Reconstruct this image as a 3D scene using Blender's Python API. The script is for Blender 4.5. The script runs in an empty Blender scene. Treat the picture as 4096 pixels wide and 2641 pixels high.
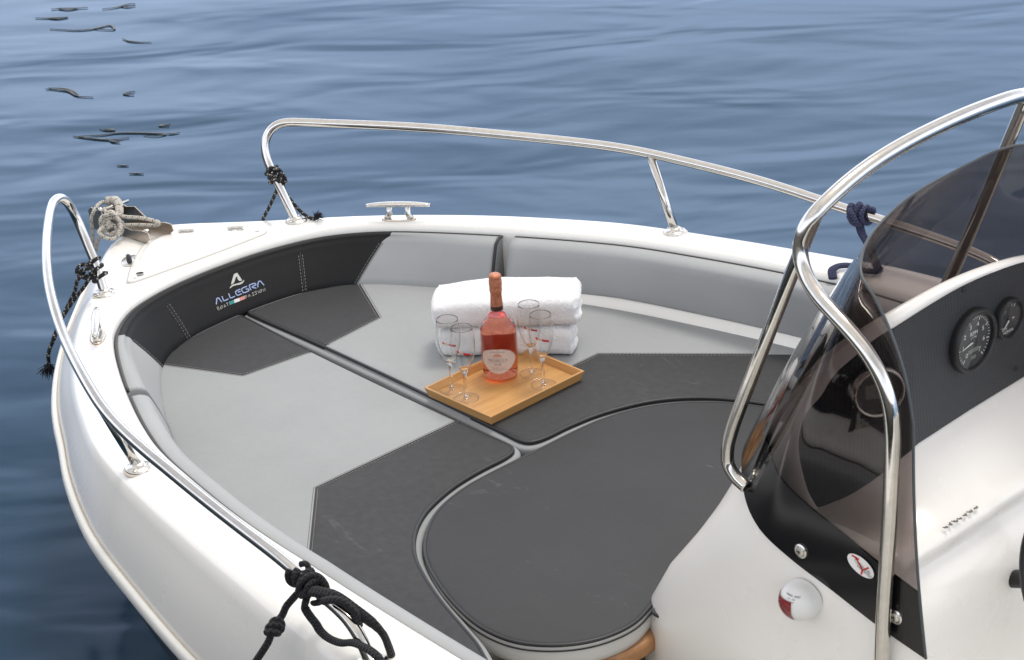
import math, random
from math import sin, cos, pi, sqrt, radians

# ---------------------------------------------------------------- pure maths
def V(*a): return tuple(a)
def add(a, b): return tuple(x + y for x, y in zip(a, b))
def sub(a, b): return tuple(x - y for x, y in zip(a, b))
def mul(a, s): return tuple(x * s for x in a)
def dot(a, b): return sum(x * y for x, y in zip(a, b))
def cross(a, b): return (a[1]*b[2]-a[2]*b[1], a[2]*b[0]-a[0]*b[2], a[0]*b[1]-a[1]*b[0])
def length(a): return sqrt(dot(a, a))
def unit(a):
    l = length(a)
    return mul(a, 1 / l) if l > 1e-12 else a
def lerp(a, b, t): return tuple(x + (y - x) * t for x, y in zip(a, b))
def clamp(x, a=0., b=1.): return max(a, min(b, x))
def sstep(a, b, x):
    t = clamp((x - a) / (b - a)); return t * t * (3 - 2 * t)
def interp(x, xs, ys):
    if x <= xs[0]: return ys[0]
    for i in range(1, len(xs)):
        if x <= xs[i]:
            t = (x - xs[i-1]) / (xs[i] - xs[i-1]); return ys[i-1] + (ys[i] - ys[i-1]) * t
    return ys[-1]
def spline(P, n=8, closed=False):
    """Catmull-Rom through every point (centripetal-ish tangents)."""
    out = []; m = len(P)
    rng = range(m if closed else m - 1)
    for i in rng:
        if closed: p0, p1, p2, p3 = P[i-1], P[i], P[(i+1) % m], P[(i+2) % m]
        else:
            p1, p2 = P[i], P[i+1]
            p0 = P[i-1] if i > 0 else sub(mul(p1, 2), p2)
            p3 = P[i+2] if i + 2 < m else sub(mul(p2, 2), p1)
        d = length(sub(p2, p1)) or 1e-9
        d0 = length(sub(p1, p0)) or 1e-9; d2 = length(sub(p3, p2)) or 1e-9
        t1 = mul(add(mul(sub(p1, p0), 1/d0), mul(sub(p2, p1), 1/d)), .5)
        t2 = mul(add(mul(sub(p2, p1), 1/d), mul(sub(p3, p2), 1/d2)), .5)
        for k in range(n):
            t = k / n; a = 2*t**3-3*t*t+1; b = t**3-2*t*t+t; c = -2*t**3+3*t*t; e = t**3-t*t
            out.append(add(add(mul(p1, a), mul(t1, b*d)), add(mul(p2, c), mul(t2, e*d))))
    if not closed: out.append(P[-1])
    return out
def resample(P, n, closed=False):
    Q = list(P) + ([P[0]] if closed else [])
    L = [0.]
    for a, b in zip(Q[:-1], Q[1:]): L.append(L[-1] + length(sub(b, a)))
    out = []; j = 0
    for i in range(n):
        s = L[-1] * i / (n if closed else n - 1)
        while j < len(Q) - 2 and L[j+1] < s: j += 1
        t = (s - L[j]) / max(L[j+1] - L[j], 1e-12)
        out.append(lerp(Q[j], Q[j+1], clamp(t)))
    return out
def normals2(P, closed=False):
    """left-hand plan normals of a 2-D polyline"""
    n = len(P); out = []
    for i in range(n):
        a = P[i-1] if (i > 0 or closed) else P[i]
        b = P[(i+1) % n] if (i < n-1 or closed) else P[i]
        t = unit((b[0]-a[0], b[1]-a[1])); out.append((-t[1], t[0]))
    return out

# ---------------------------------------------------------------- the boat's lines (metres; bow = +x, port = +y, z = 0 on the sun-pad)
def zg(x):                                   # deck height
    return .467 - .062*x if x >= 3.5 else .25 + .008*(3.5 - x)
INNER = [(5.250,0),(5.2485,.06),(5.245,.12),(5.233,.20),(5.213,.275),(5.182,.352),(5.142,.41),(5.098,.458),(5.045,.505),(4.99,.542),(4.923,.581),(4.85,.620),(4.775,.658),(4.69,.699),(4.6,.740),(4.5,.783),(4.41,.818),(4.3,.856),(4.2,.882),(4.1,.902),(3.97,.927),(3.87,.944),(3.76,.960),(3.64,.974),(3.5,.986),(3.2,1.0),(2.8,1.01),(2.0,1.02),(.2,1.0)]
OUTER = [(5.730,0),(5.728,.04),(5.70,.09),(5.63,.165),(5.53,.245),(5.41,.345),(5.3,.445),(5.2,.53),(5.06,.635),(4.96,.70),(4.87,.755),(4.79,.80),(4.7,.845),(4.57,.905),(4.45,.955),(4.35,.987),(4.25,1.012),(4.1,1.045),(3.97,1.072),(3.87,1.09),(3.75,1.112),(3.6,1.137),(3.4,1.167),(3.1,1.197),(2.6,1.22),(1.5,1.225),(.2,1.2)]
RUB = [(5.80,0),(5.79,.05),(5.74,.12),(5.66,.215),(5.54,.33),(5.36,.49),(5.2,.615),(5.044,.72),(4.93,.785),(4.818,.841),(4.634,.937),(4.38,1.042),(4.25,1.082),(4.069,1.125),(3.837,1.176),(3.683,1.205),(3.4,1.24),(3.,1.265),(2.,1.28),(.2,1.25)]
def half(P, n=120): return resample(spline([(p[0], p[1]) for p in P], 8), n)
def both(h):                                 # port stern -> bow -> starboard stern
    return [(x, y) for x, y in reversed(h)] + [(x, -y) for x, y in h[1:]]
def sheer(P, d):                             # offset a stern-bow-stern curve inwards by d (d may be a function of the point)
    N = normals2(P); out = []
    for p, n in zip(P, N):
        k = d(p) if callable(d) else d
        c = (p[0] + n[0]*k, p[1] + n[1]*k)
        out.append(c)
    return out
inner_h = half(INNER); IN = both(inner_h)
# the curve runs from port stern to the bow to starboard stern, so its left-hand normal points OUT of the boat; inward = -normal
IN_N = [(-a, -b) for a, b in normals2(IN)]
IN_S = [0.]
for a, b in zip(IN[:-1], IN[1:]): IN_S.append(IN_S[-1] + length(sub(b, a)))
MID = IN_S[len(IN)//2]
IN_S = [MID - s for s in IN_S]               # arclength from the bow centre, port positive
def in_at(u):
    """point and inward normal of the gunwale's inner edge at arclength u"""
    lo, hi = 0, len(IN_S) - 1
    while hi - lo > 1:
        m = (lo + hi)//2
        if IN_S[m] >= u: lo = m
        else: hi = m
    t = clamp((IN_S[lo]-u)/max(IN_S[lo]-IN_S[hi], 1e-9))
    return lerp(IN[lo], IN[hi], t), unit(lerp(IN_N[lo], IN_N[hi], t))
def u_of_x(x, side):
    h = [(IN_S[i], IN[i]) for i in range(len(IN)) if (IN_S[i] >= 0) == (side > 0)]
    return min(h, key=lambda q: abs(q[1][0]-x))[0]
def wb(x): return interp(x, [3.6,3.69,3.88,4.26,4.4,4.65,5.0,5.2], [.025,.03,.045,.072,.078,.10,.12,.124])
def zb(x): return interp(x, [4.3,4.66,4.75], [.028,.012,-.012])
def tw_(x): return interp(x, [4.7, 5.0], [.060, .046])
def back_profile(u):
    """section of the backrest at arclength u: list of 3-D points from the outer top edge round to the bottom"""
    p, n = in_at(u); x = p[0]; zt = zg(x) - .024; b = wb(x); z0 = zb(x)
    tw = tw_(x)
    pts = [(.003, zt-.012), (.006, zt-.003), (.013, zt+.001), (.03, zt+.0015), (tw-.016, zt-.003), (tw-.006, zt-.009), (tw, zt-.019)]
    for k in range(1, 6):
        t = k/6.; pts.append((tw+(b-tw)*t + .003*sin(pi*t), (zt-.019)+(z0+.012-(zt-.019))*t))
    pts += [(b, z0+.012), (b-.002, z0+.004), (b-.010, z0), (.003, z0)]
    return [(p[0]+n[0]*o, p[1]+n[1]*o, z) for o, z in pts]
def face_pt(u, v, off=0.):
    """front face of the backrest: v = 0 at the bottom, 1 at the top"""
    p, n = in_at(u); x = p[0]; zt = zg(x) - .024 - .019; z0 = zb(x)+.012; b = wb(x); tw = tw_(x)
    t = 1 - v
    o = tw+(b-tw)*t + .003*sin(pi*clamp(t)) + off
    return (p[0]+n[0]*o, p[1]+n[1]*o, zt+(z0-zt)*t + off*.35)
CAM = dict(C=(0.0, 3.417455, 2.836692), r=(-0.678523918818265, -0.7328010531796114, -0.05106768107479442), u=(0.2882196257229656, -0.3295270135732279, 0.8990780804099405), f=(0.6756735446497948, -0.5953272745174389, -0.43479960588300876), lens=76.761)
#---END PURE---
import bpy, bmesh
from mathutils import Vector, Matrix, noise as mnoise
from mathutils.geometry import tessellate_polygon
random.seed(7)
SC = bpy.context.scene; COL = SC.collection

# ---------------------------------------------------------------- materials
class NT:
    def __init__(s, name):
        s.m = bpy.data.materials.new(name); s.m.use_nodes = True
        s.t = s.m.node_tree; s.t.nodes.clear(); s.out = s.n('ShaderNodeOutputMaterial')
    def n(s, typ, **k):
        nd = s.t.nodes.new(typ)
        for a, b in k.items():
            if a.startswith('_'): setattr(nd, a[1:], b)
            else: s.put(nd.inputs[a.replace('__', ' ')], b)
        return nd
    def put(s, sock, v):
        if hasattr(v, 'is_output') : s.t.links.new(v, sock)
        elif isinstance(v, (tuple, list)) and len(v) == 3 and sock.type == 'RGBA': sock.default_value = (*v, 1)
        else: sock.default_value = v
    def math(s, op, a, b=None, c=None, clampit=False):
        nd = s.n('ShaderNodeMath', _operation=op); nd.use_clamp = clampit
        s.put(nd.inputs[0], a)
        if b is not None: s.put(nd.inputs[1], b)
        if c is not None: s.put(nd.inputs[2], c)
        return nd.outputs[0]
    def mix(s, f, a, b):
        nd = s.n('ShaderNodeMix', _data_type='RGBA'); s.put(nd.inputs[0], f); s.put(nd.inputs[6], a); s.put(nd.inputs[7], b); return nd.outputs[2]
    def ramp(s, f, lo, hi, a=0., b=1.):
        nd = s.n('ShaderNodeMapRange'); s.put(nd.inputs[0], f)
        for i, x in enumerate((lo, hi, a, b)): nd.inputs[i+1].default_value = x
        nd.clamp = True
        return nd.outputs[0]
    def noise(s, scale, detail=3, rough=.5, vec=None, dist=0.):
        nd = s.n('ShaderNodeTexNoise'); nd.inputs['Scale'].default_value = scale; nd.inputs['Detail'].default_value = detail
        nd.inputs['Roughness'].default_value = rough; nd.inputs['Distortion'].default_value = dist
        s.put(nd.inputs['Vector'], vec if vec is not None else s.pos()); return nd.outputs[0]
    def pos(s):
        if not hasattr(s, '_p'): s._p = s.n('ShaderNodeTexCoord').outputs['Object']
        return s._p
    def xyz(s, v=None):
        return s.n('ShaderNodeSeparateXYZ', Vector=v if v is not None else s.pos()).outputs
    def scaled(s, sc, v=None, rot=(0, 0, 0)):
        nd = s.n('ShaderNodeMapping'); s.put(nd.inputs['Vector'], v if v is not None else s.pos()); nd.inputs['Scale'].default_value = sc; nd.inputs['Rotation'].default_value = rot
        return nd.outputs[0]
    def bump(s, h, strength=.3, dist=.002, normal=None):
        nd = s.n('ShaderNodeBump', Height=h); nd.inputs['Strength'].default_value = strength; nd.inputs['Distance'].default_value = dist
        if normal is not None: s.put(nd.inputs['Normal'], normal)
        return nd.outputs[0]
    def bsdf(s, **k):
        p = s.n('ShaderNodeBsdfPrincipled')
        for a, b in k.items(): s.put(p.inputs[a.replace('_', ' ')], b)
        s.t.links.new(p.outputs[0], s.out.inputs[0]); return p
    def surf(s, sh): s.t.links.new(sh, s.out.inputs[0])

def simple(name, col, rough=.5, metal=0., bump=None, **k):
    M = NT(name); kw = dict(Base_Color=col, Roughness=rough, Metallic=metal); kw.update(k)
    if bump: kw['Normal'] = M.bump(M.noise(bump[0], 3), bump[1], bump[2])
    M.bsdf(**kw); return M.m

def gelcoat(name='gelcoat', col=(.83, .818, .782)):
    M = NT(name)
    big = M.noise(2.3, 4, .6); fine = M.noise(38, 3, .6)
    c = M.mix(M.ramp(big, .35, .75), col, tuple(x*y for x, y in zip(col, (.985, .98, .965))))
    M.bsdf(Base_Color=c, Roughness=M.ramp(big, .2, .8, .25, .31), Coat_Weight=.35, Coat_Roughness=.12, Normal=M.bump(big, .03, .01))
    return M.m

def vinyl_color(M, grey, dark, isdark, scuff=True):
    cl = M.noise(3.1, 5, .62); spk = M.noise(420, 2)
    g = M.mix(M.ramp(cl, .3, .75), grey, tuple(x*.885 for x in grey))
    g = M.mix(M.math('MULTIPLY', M.ramp(M.noise(60, 3, .6), .66, .78), .25), g, tuple(x*.72 for x in grey))
    d = M.mix(M.ramp(cl, .3, .75), dark, tuple(x*1.22 for x in dark))
    if scuff:
        st = M.noise(7, 6, .72, M.scaled((1, 2.6, 1), rot=(0, 0, .9)), 1.4)
        mask = M.math('MULTIPLY', M.ramp(st, .60, .72), M.ramp(M.noise(2.2, 2), .50, .66))
        d = M.mix(M.math('MULTIPLY', mask, .32), d, (.24, .23, .22))
        st2 = M.noise(16, 4, .7, M.scaled((1, 5, 1), rot=(0, 0, -.5)), .8)
        d = M.mix(M.math('MULTIPLY', M.math('MULTIPLY', M.ramp(st2, .66, .74), M.ramp(cl, .5, .6)), .35), d, (.26, .25, .24))
    d = M.mix(M.math('MULTIPLY', M.ramp(spk, .70, .76), .35), d, (.16, .16, .16))
    return M.mix(isdark, g, d) if isdark is not None else g

GREY = (.315, .328, .333); DARK = (.0315, .0325, .0345)
def leather_bump(M, wr=.42):
    a = M.noise(900, 2); b = M.noise(9, 4, .55)
    n1 = M.bump(b, wr, .006)
    return M.bump(a, .25, .0006, n1)

def pad_material():
    M = NT('sun_pad_vinyl'); x, y, z = M.xyz(); ay = M.math('ABSOLUTE', y)
    f1 = M.math('GREATER_THAN', M.math('SUBTRACT', x, M.math('MULTIPLY', ay, .11)), 4.748)
    f2 = M.math('LESS_THAN', M.math('SUBTRACT', ay, M.math('MULTIPLY', M.math('SUBTRACT', x, 4.775), .486)), .258)
    a1 = M.math('LESS_THAN', x, 4.099)
    a2 = M.math('LESS_THAN', M.math('ADD', ay, M.math('MULTIPLY', M.math('SUBTRACT', x, 4.099), .87)), .522)
    dark = M.math('MAXIMUM', M.math('MULTIPLY', f1, f2), M.math('MULTIPLY', a1, a2))
    dark = M.math('MULTIPLY', dark, M.math('GREATER_THAN', z, -.012))
    M.bsdf(Base_Color=vinyl_color(M, GREY, DARK, dark), Roughness=M.ramp(M.noise(40, 3), .3, .7, .55, .68), Specular_IOR_Level=.32, Normal=leather_bump(M)); return M.m
def vinyl(name, grey, dark=None):
    M = NT(name)
    if dark: c = vinyl_color(M, grey, dark, 1.0, False)
    else: c = vinyl_color(M, grey, DARK, None)
    M.bsdf(Base_Color=c, Roughness=.58, Specular_IOR_Level=.26 if dark else .4, Normal=leather_bump(M, .18)); return M.m
def filler_material():
    M = NT('insert_vinyl'); z = M.xyz()[2]
    dark = M.math('GREATER_THAN', z, -.0095)
    M.bsdf(Base_Color=vinyl_color(M, (.62, .61, .58), DARK, dark), Roughness=.62, Specular_IOR_Level=.32, Normal=leather_bump(M)); return M.m

def steel(name, col=(.72, .70, .66), rough=.1, rust=0.):
    M = NT(name); n = M.noise(55, 4, .6)
    c = M.mix(M.ramp(n, .35, .75), col, tuple(x*.86 for x in col))
    if rust: c = M.mix(M.math('MULTIPLY', M.ramp(M.noise(70, 4, .7), .56, .68), rust), c, (.30, .15, .05))
    M.bsdf(Base_Color=c, Metallic=1., Roughness=M.ramp(M.noise(130, 3), .3, .8, rough*.8, rough*1.7), Normal=M.bump(M.noise(24, 2), .03, .003)); return M.m

def rope_material(name, col, fleck=None, fw=.5, scale=1.):
    M = NT(name); uv = M.n('ShaderNodeTexCoord').outputs['UV']; X = M.xyz(uv); u, v = X[0], X[1]
    h1 = M.math('SINE', M.math('ADD', M.math('MULTIPLY', u, 900*scale), M.math('MULTIPLY', v, 2*pi*3)))
    h2 = M.math('SINE', M.math('SUBTRACT', M.math('MULTIPLY', u, 900*scale), M.math('MULTIPLY', v, 2*pi*3)))
    h = M.math('MAXIMUM', h1, h2)
    c = M.mix(M.ramp(h, .2, 1.), tuple(x*.72 for x in col), col)
    if fleck:
        k1 = M.math('SINE', M.math('ADD', M.math('MULTIPLY', u, 2*pi/.024), M.math('MULTIPLY', v, 2*pi)))
        k2 = M.math('SINE', M.math('ADD', M.math('SUBTRACT', M.math('MULTIPLY', u, 2*pi/.0085), M.math('MULTIPLY', v, 2*pi*2)), 1.))
        f = M.math('MULTIPLY', M.math('GREATER_THAN', k1, fw), M.math('GREATER_THAN', k2, -.25))
        c = M.mix(f, c, fleck)
    c = M.mix(M.math('MULTIPLY', M.ramp(M.noise(45, 3), .45, .7), .4), c, tuple(x*.7+.01 for x in col))
    M.bsdf(Base_Color=c, Roughness=.85, Normal=M.bump(h, .9, .0026), Sheen_Weight=.05); return M.m

def schlick(M, ior):
    lw = M.n('ShaderNodeLayerWeight'); lw.inputs['Blend'].default_value = .5
    r0 = ((ior-1)/(ior+1))**2
    return M.math('ADD', M.math('MULTIPLY', M.math('POWER', lw.outputs['Facing'], 5.), 1-r0), r0)
def thin_glass(name, tint=(.97, .975, .97), ior=1.45, rough=0.):
    M = NT(name); f = schlick(M, ior)
    t = M.n('ShaderNodeBsdfTransparent', Color=tint); g = M.n('ShaderNodeBsdfGlossy', Color=(1, 1, 1), Roughness=rough)
    mx = M.n('ShaderNodeMixShader'); M.put(mx.inputs[0], f); M.t.links.new(t.outputs[0], mx.inputs[1]); M.t.links.new(g.outputs[0], mx.inputs[2])
    M.surf(mx.outputs[0]); return M.m

MAT = {}
MAT['gel'] = gelcoat(); MAT['console'] = gelcoat('console_gelcoat', (.79, .765, .72))
MAT['pad'] = pad_material(); MAT['insert'] = filler_material()
MAT['grey'] = vinyl('grey_vinyl', (.355, .366, .370)); MAT['dark'] = vinyl('charcoal_vinyl', GREY, (.0062, .0065, .0072))
MAT['piping'] = simple('piping_vinyl', (.016, .017, .019), .42, bump=(300, .2, .001))
MAT['seam'] = simple('seam_thread', (.05, .05, .05), .8)
MAT['stitch'] = simple('stitch_thread', (.27, .265, .245), .8)
MAT['steel'] = steel('stainless_tube', (.62, .60, .565), .09); MAT['cast'] = steel('cast_stainless', (.70, .68, .64), .2, .12)
MAT['rusty'] = steel('stained_steel', (.50, .44, .37), .32, .5)
MAT['rub'] = simple('rub_rail_pvc', (.74, .735, .70), .38, bump=(30, .1, .002))
MAT['caulk'] = simple('brown_sealant', (.60, .53, .44), .7)
MAT['gasket'] = simple('white_gasket', (.72, .66, .55), .6)
MAT['hull'] = simple('hull_paint', (.012, .014, .018), .3)
MAT['black'] = simple('black_plastic', (.012, .012, .013), .45, bump=(200, .1, .001))
MAT['softblack'] = simple('grey_rubber', (.045, .048, .055), .7)
MAT['floor'] = simple('cockpit_floor', (.5, .49, .46), .6, bump=(80, .3, .002))
MAT['shade'] = simple('brown_locker', (.10, .065, .04), .7)

def wood(name, a, b, along, scale=1., rough=.42):
    M = NT(name); v = M.scaled(tuple(scale*(2.5 if i == along else (60 if i != 2 else 60)) for i in range(3)))
    n = M.noise(1., 5, .6, v, .4); n2 = M.noise(14, 3)
    c = M.mix(M.ramp(n, .32, .70), a, b); c = M.mix(M.math('MULTIPLY', M.ramp(n2, .4, .7), .35), c, tuple(x*.86 for x in a))
    # narrow laminated strips
    X = M.xyz()[1-along if along < 2 else 0]
    st = M.math('FRACT', M.math('MULTIPLY', X, 52.))
    c = M.mix(M.math('MULTIPLY', M.math('LESS_THAN', st, .05), .28), c, tuple(x*.6 for x in a))
    M.bsdf(Base_Color=c, Roughness=rough, Coat_Weight=.25, Coat_Roughness=.2, Normal=M.bump(n, .12, .001)); return M.m

# ---------------------------------------------------------------- mesh builder
class MB:
    def __init__(s): s.v = []; s.f = []; s.mi = []; s.uv = []; s.sm = []
    def face(s, idx, m=0, uv=None, smooth=True):
        s.f.append(tuple(idx)); s.mi.append(m); s.uv.append(uv); s.sm.append(smooth)
    def add(s, pts): k = len(s.v); s.v += [tuple(p) for p in pts]; return k
    def grid(s, rows, cu=False, cv=False, m=0, mf=None, uvf=None, flip=False, smooth=True):
        R = len(rows); Cn = len(rows[0]); k = s.add([p for r in rows for p in r])
        for i in range(R if cu else R-1):
            for j in range(Cn if cv else Cn-1):
                i2, j2 = (i+1) % R, (j+1) % Cn
                q = (k+i*Cn+j, k+i*Cn+j2, k+i2*Cn+j2, k+i2*Cn+j)
                uv = None
                if uvf: uv = [uvf(i, j), uvf(i, j+1), uvf(i+1, j+1), uvf(i+1, j)]
                if flip: q = q[::-1]; uv = uv[::-1] if uv else None
                s.face(q, mf(i, j) if mf else m, uv, smooth)
    def poly(s, pts, m=0, flip=False, smooth=False):
        k = s.add(pts)
        for t in tessellate_polygon([[Vector(p) for p in pts]]):
            a, b, c = t
            n = (Vector(pts[b])-Vector(pts[a])).cross(Vector(pts[c])-Vector(pts[a]))
            s.face((k+a, k+b, k+c) if not flip else (k+c, k+b, k+a), m, None, smooth)
    def tube(s, P, r, seg=12, closed=False, caps=True, m=0, flat=None, u0=0.):
        n = len(P); rr = r if callable(r) else (lambda t: r)
        T = []
        for i in range(n):
            a = P[i-1] if (i > 0 or closed) else P[i]; b = P[(i+1) % n] if (i < n-1 or closed) else P[i]
            T.append(unit(sub(b, a)))
        ref = (0, 0, 1) if abs(T[0][2]) < .9 else (1, 0, 0)
        N = unit(sub(ref, mul(T[0], dot(ref, T[0])))); rows = []; L = [u0]
        for i in range(n):
            if i: L.append(L[-1] + length(sub(P[i], P[i-1])))
            if flat is not None: 
                N = unit(sub(flat, mul(T[i], dot(flat, T[i]))))
            else: N = unit(sub(N, mul(T[i], dot(N, T[i]))))
            B = cross(T[i], N); rad = rr(i/(n-1.)) if n > 1 else rr(0)
            ra, rb = rad if isinstance(rad, tuple) else (rad, rad)
            rows.append([add(P[i], add(mul(N, ra*cos(2*pi*j/seg)), mul(B, rb*sin(2*pi*j/seg)))) for j in range(seg)])
        s.grid(rows, closed, True, m, uvf=lambda i, j: (L[min(i, n-1)], j/seg))
        if caps and not closed:
            for row, fl in ((rows[0], False), (rows[-1], True)):
                c = s.add([mul((sum(p[0] for p in row), sum(p[1] for p in row), sum(p[2] for p in row)), 1./seg)]); k = s.add(row)
                for j in range(seg):
                    q = (c, k+(j+1) % seg, k+j); s.face(q if not fl else q[::-1], m, [(0, 0)]*3, True)
    def lathe(s, prof, base=(0, 0, 0), ax=(0, 0, 1), seg=32, m=0, mf=None, e1=None, a0=0., a1=2*pi, sx=1., sy=1.):
        ax = unit(ax); e1 = e1 or ((1, 0, 0) if abs(ax[0]) < .9 else (0, 1, 0)); e1 = unit(sub(e1, mul(ax, dot(e1, ax)))); e2 = cross(ax, e1)
        full = abs(a1-a0-2*pi) < 1e-6; nn = seg if full else seg+1
        rows = [[add(base, add(mul(ax, z), add(mul(e1, r*sx*cos(a0+(a1-a0)*j/seg)), mul(e2, r*sy*sin(a0+(a1-a0)*j/seg))))) for j in range(nn)] for r, z in prof]
        s.grid(rows, False, full, m, mf=mf, flip=False)
    def box(s, c, size, ax=None, m=0, bev=0.):
        e = ax or ((1, 0, 0), (0, 1, 0), (0, 0, 1)); h = [x/2 for x in size]
        bm = bmesh.new(); bmesh.ops.create_cube(bm, size=1)
        for v in bm.verts: v.co = Vector((v.co.x*size[0], v.co.y*size[1], v.co.z*size[2]))
        if bev: bmesh.ops.bevel(bm, geom=bm.edges[:], offset=bev, segments=2, affect='EDGES', profile=.5)
        k = s.add([add(c, add(mul(e[0], v.co.x), add(mul(e[1], v.co.y), mul(e[2], v.co.z)))) for v in bm.verts])
        bm.verts.index_update()
        for f in bm.faces: s.face([k+v.index for v in f.verts], m, None, False)
        bm.free()
    def ball(s, c, r, m=0, seg=16, rings=10):
        rx, ry, rz = r if isinstance(r, tuple) else (r, r, r)
        rows = [[(c[0]+rx*sin(pi*i/rings)*cos(2*pi*j/seg), c[1]+ry*sin(pi*i/rings)*sin(2*pi*j/seg), c[2]+rz*cos(pi*i/rings)) for j in range(seg)] for i in range(rings+1)]
        s.grid(rows, False, True, m, flip=True)
    def ribbon(s, P, w, nrm, m=0, h=.0004, closed=False):
        """thin raised strip following P; nrm(i) is the surface normal there"""
        n = len(P); L = []; Rr = []
        for i in range(n):
            a = P[max(i-1, 0)]; b = P[min(i+1, n-1)]
            if closed and i in (0, n-1): a = P[-2]; b = P[1]
            t = unit(sub(b, a)); N = nrm(i) if callable(nrm) else nrm; sd = unit(cross(N, t))
            L.append(add(P[i], add(mul(sd, w/2), mul(N, h)))); Rr.append(add(P[i], add(mul(sd, -w/2), mul(N, h))))
        lo = [add(p, mul(nrm(i) if callable(nrm) else nrm, -2*h)) for i, p in enumerate(L)]; ro = [add(p, mul(nrm(i) if callable(nrm) else nrm, -2*h)) for i, p in enumerate(Rr)]
        s.grid([lo, L, Rr, ro], m=m, smooth=False, flip=False)
    def build(s, name, mats, parent=None, fixn=True, sub=0, smooth_angle=None, merge=1e-5):
        me = bpy.data.meshes.new(name); me.from_pydata(s.v, [], s.f)
        if not isinstance(mats, (list, tuple)): mats = [mats]
        for m in mats: me.materials.append(MAT[m] if isinstance(m, str) else m)
        if any(u for u in s.uv):
            ul = me.uv_layers.new(name='UVMap')
            for p, uv in zip(me.polygons, s.uv):
                if uv:
                    for li, c in zip(p.loop_indices, uv): ul.data[li].uv = c
        me.polygons.foreach_set('material_index', s.mi); me.polygons.foreach_set('use_smooth', s.sm)
        bm = bmesh.new(); bm.from_mesh(me)
        if merge: bmesh.ops.remove_doubles(bm, verts=bm.verts[:], dist=merge)
        bmesh.ops.dissolve_degenerate(bm, dist=1e-7, edges=bm.edges[:])
        if fixn: bmesh.ops.recalc_face_normals(bm, faces=bm.faces[:])
        bm.to_mesh(me); bm.free()
        if smooth_angle is not None: me.set_sharp_from_angle(angle=radians(smooth_angle))
        o = bpy.data.objects.new(name, me); COL.objects.link(o)
        if parent is not None:
            o.parent = parent
            if parent.type == 'EMPTY' and not parent.get('_local'): o.location = -parent.location
        if sub:
            md = o.modifiers.new('sub', 'SUBSURF'); md.levels = md.render_levels = sub
        return o

def thing(name, label, cat, loc=(0, 0, 0), group=None, local=False, rz=0.):
    o = bpy.data.objects.new(name, None); COL.objects.link(o); o.location = loc; o.rotation_euler = (0, 0, rz); o.empty_display_size = .1
    o['label'] = label; o['category'] = cat
    if group: o['group'] = group
    if local: LOCAL.add(o.name); o['_local'] = 1
    return o
LOCAL = set()
def tag(o, label, cat, group=None):
    o['label'] = label; o['category'] = cat
    if group: o['group'] = group
    return o
_fc = {}
def text_faces(txt, size, align='CENTER', spacing=1.):
    """flat letters as 2-D vertices and faces"""
    cu = bpy.data.curves.new('t', 'FONT'); cu.body = txt; cu.size = size; cu.align_x = align; cu.align_y = 'CENTER'; cu.space_character = spacing; cu.resolution_u = 3
    o = bpy.data.objects.new('t', cu); COL.objects.link(o)
    dg = bpy.context.evaluated_depsgraph_get(); me = bpy.data.meshes.new_from_object(o.evaluated_get(dg))
    vs = [(v.co.x, v.co.y) for v in me.vertices]; fs = [tuple(p.vertices) for p in me.polygons]
    bpy.data.objects.remove(o); bpy.data.curves.remove(cu); bpy.data.meshes.remove(me)
    return vs, fs
def put_text(mb, txt, size, f, m=0, spacing=1., align='CENTER'):
    vs, fs = text_faces(txt, size, align, spacing); k = mb.add([f(x, y) for x, y in vs])
    for t in fs: mb.face([k+i for i in t], m, None, False)

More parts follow.
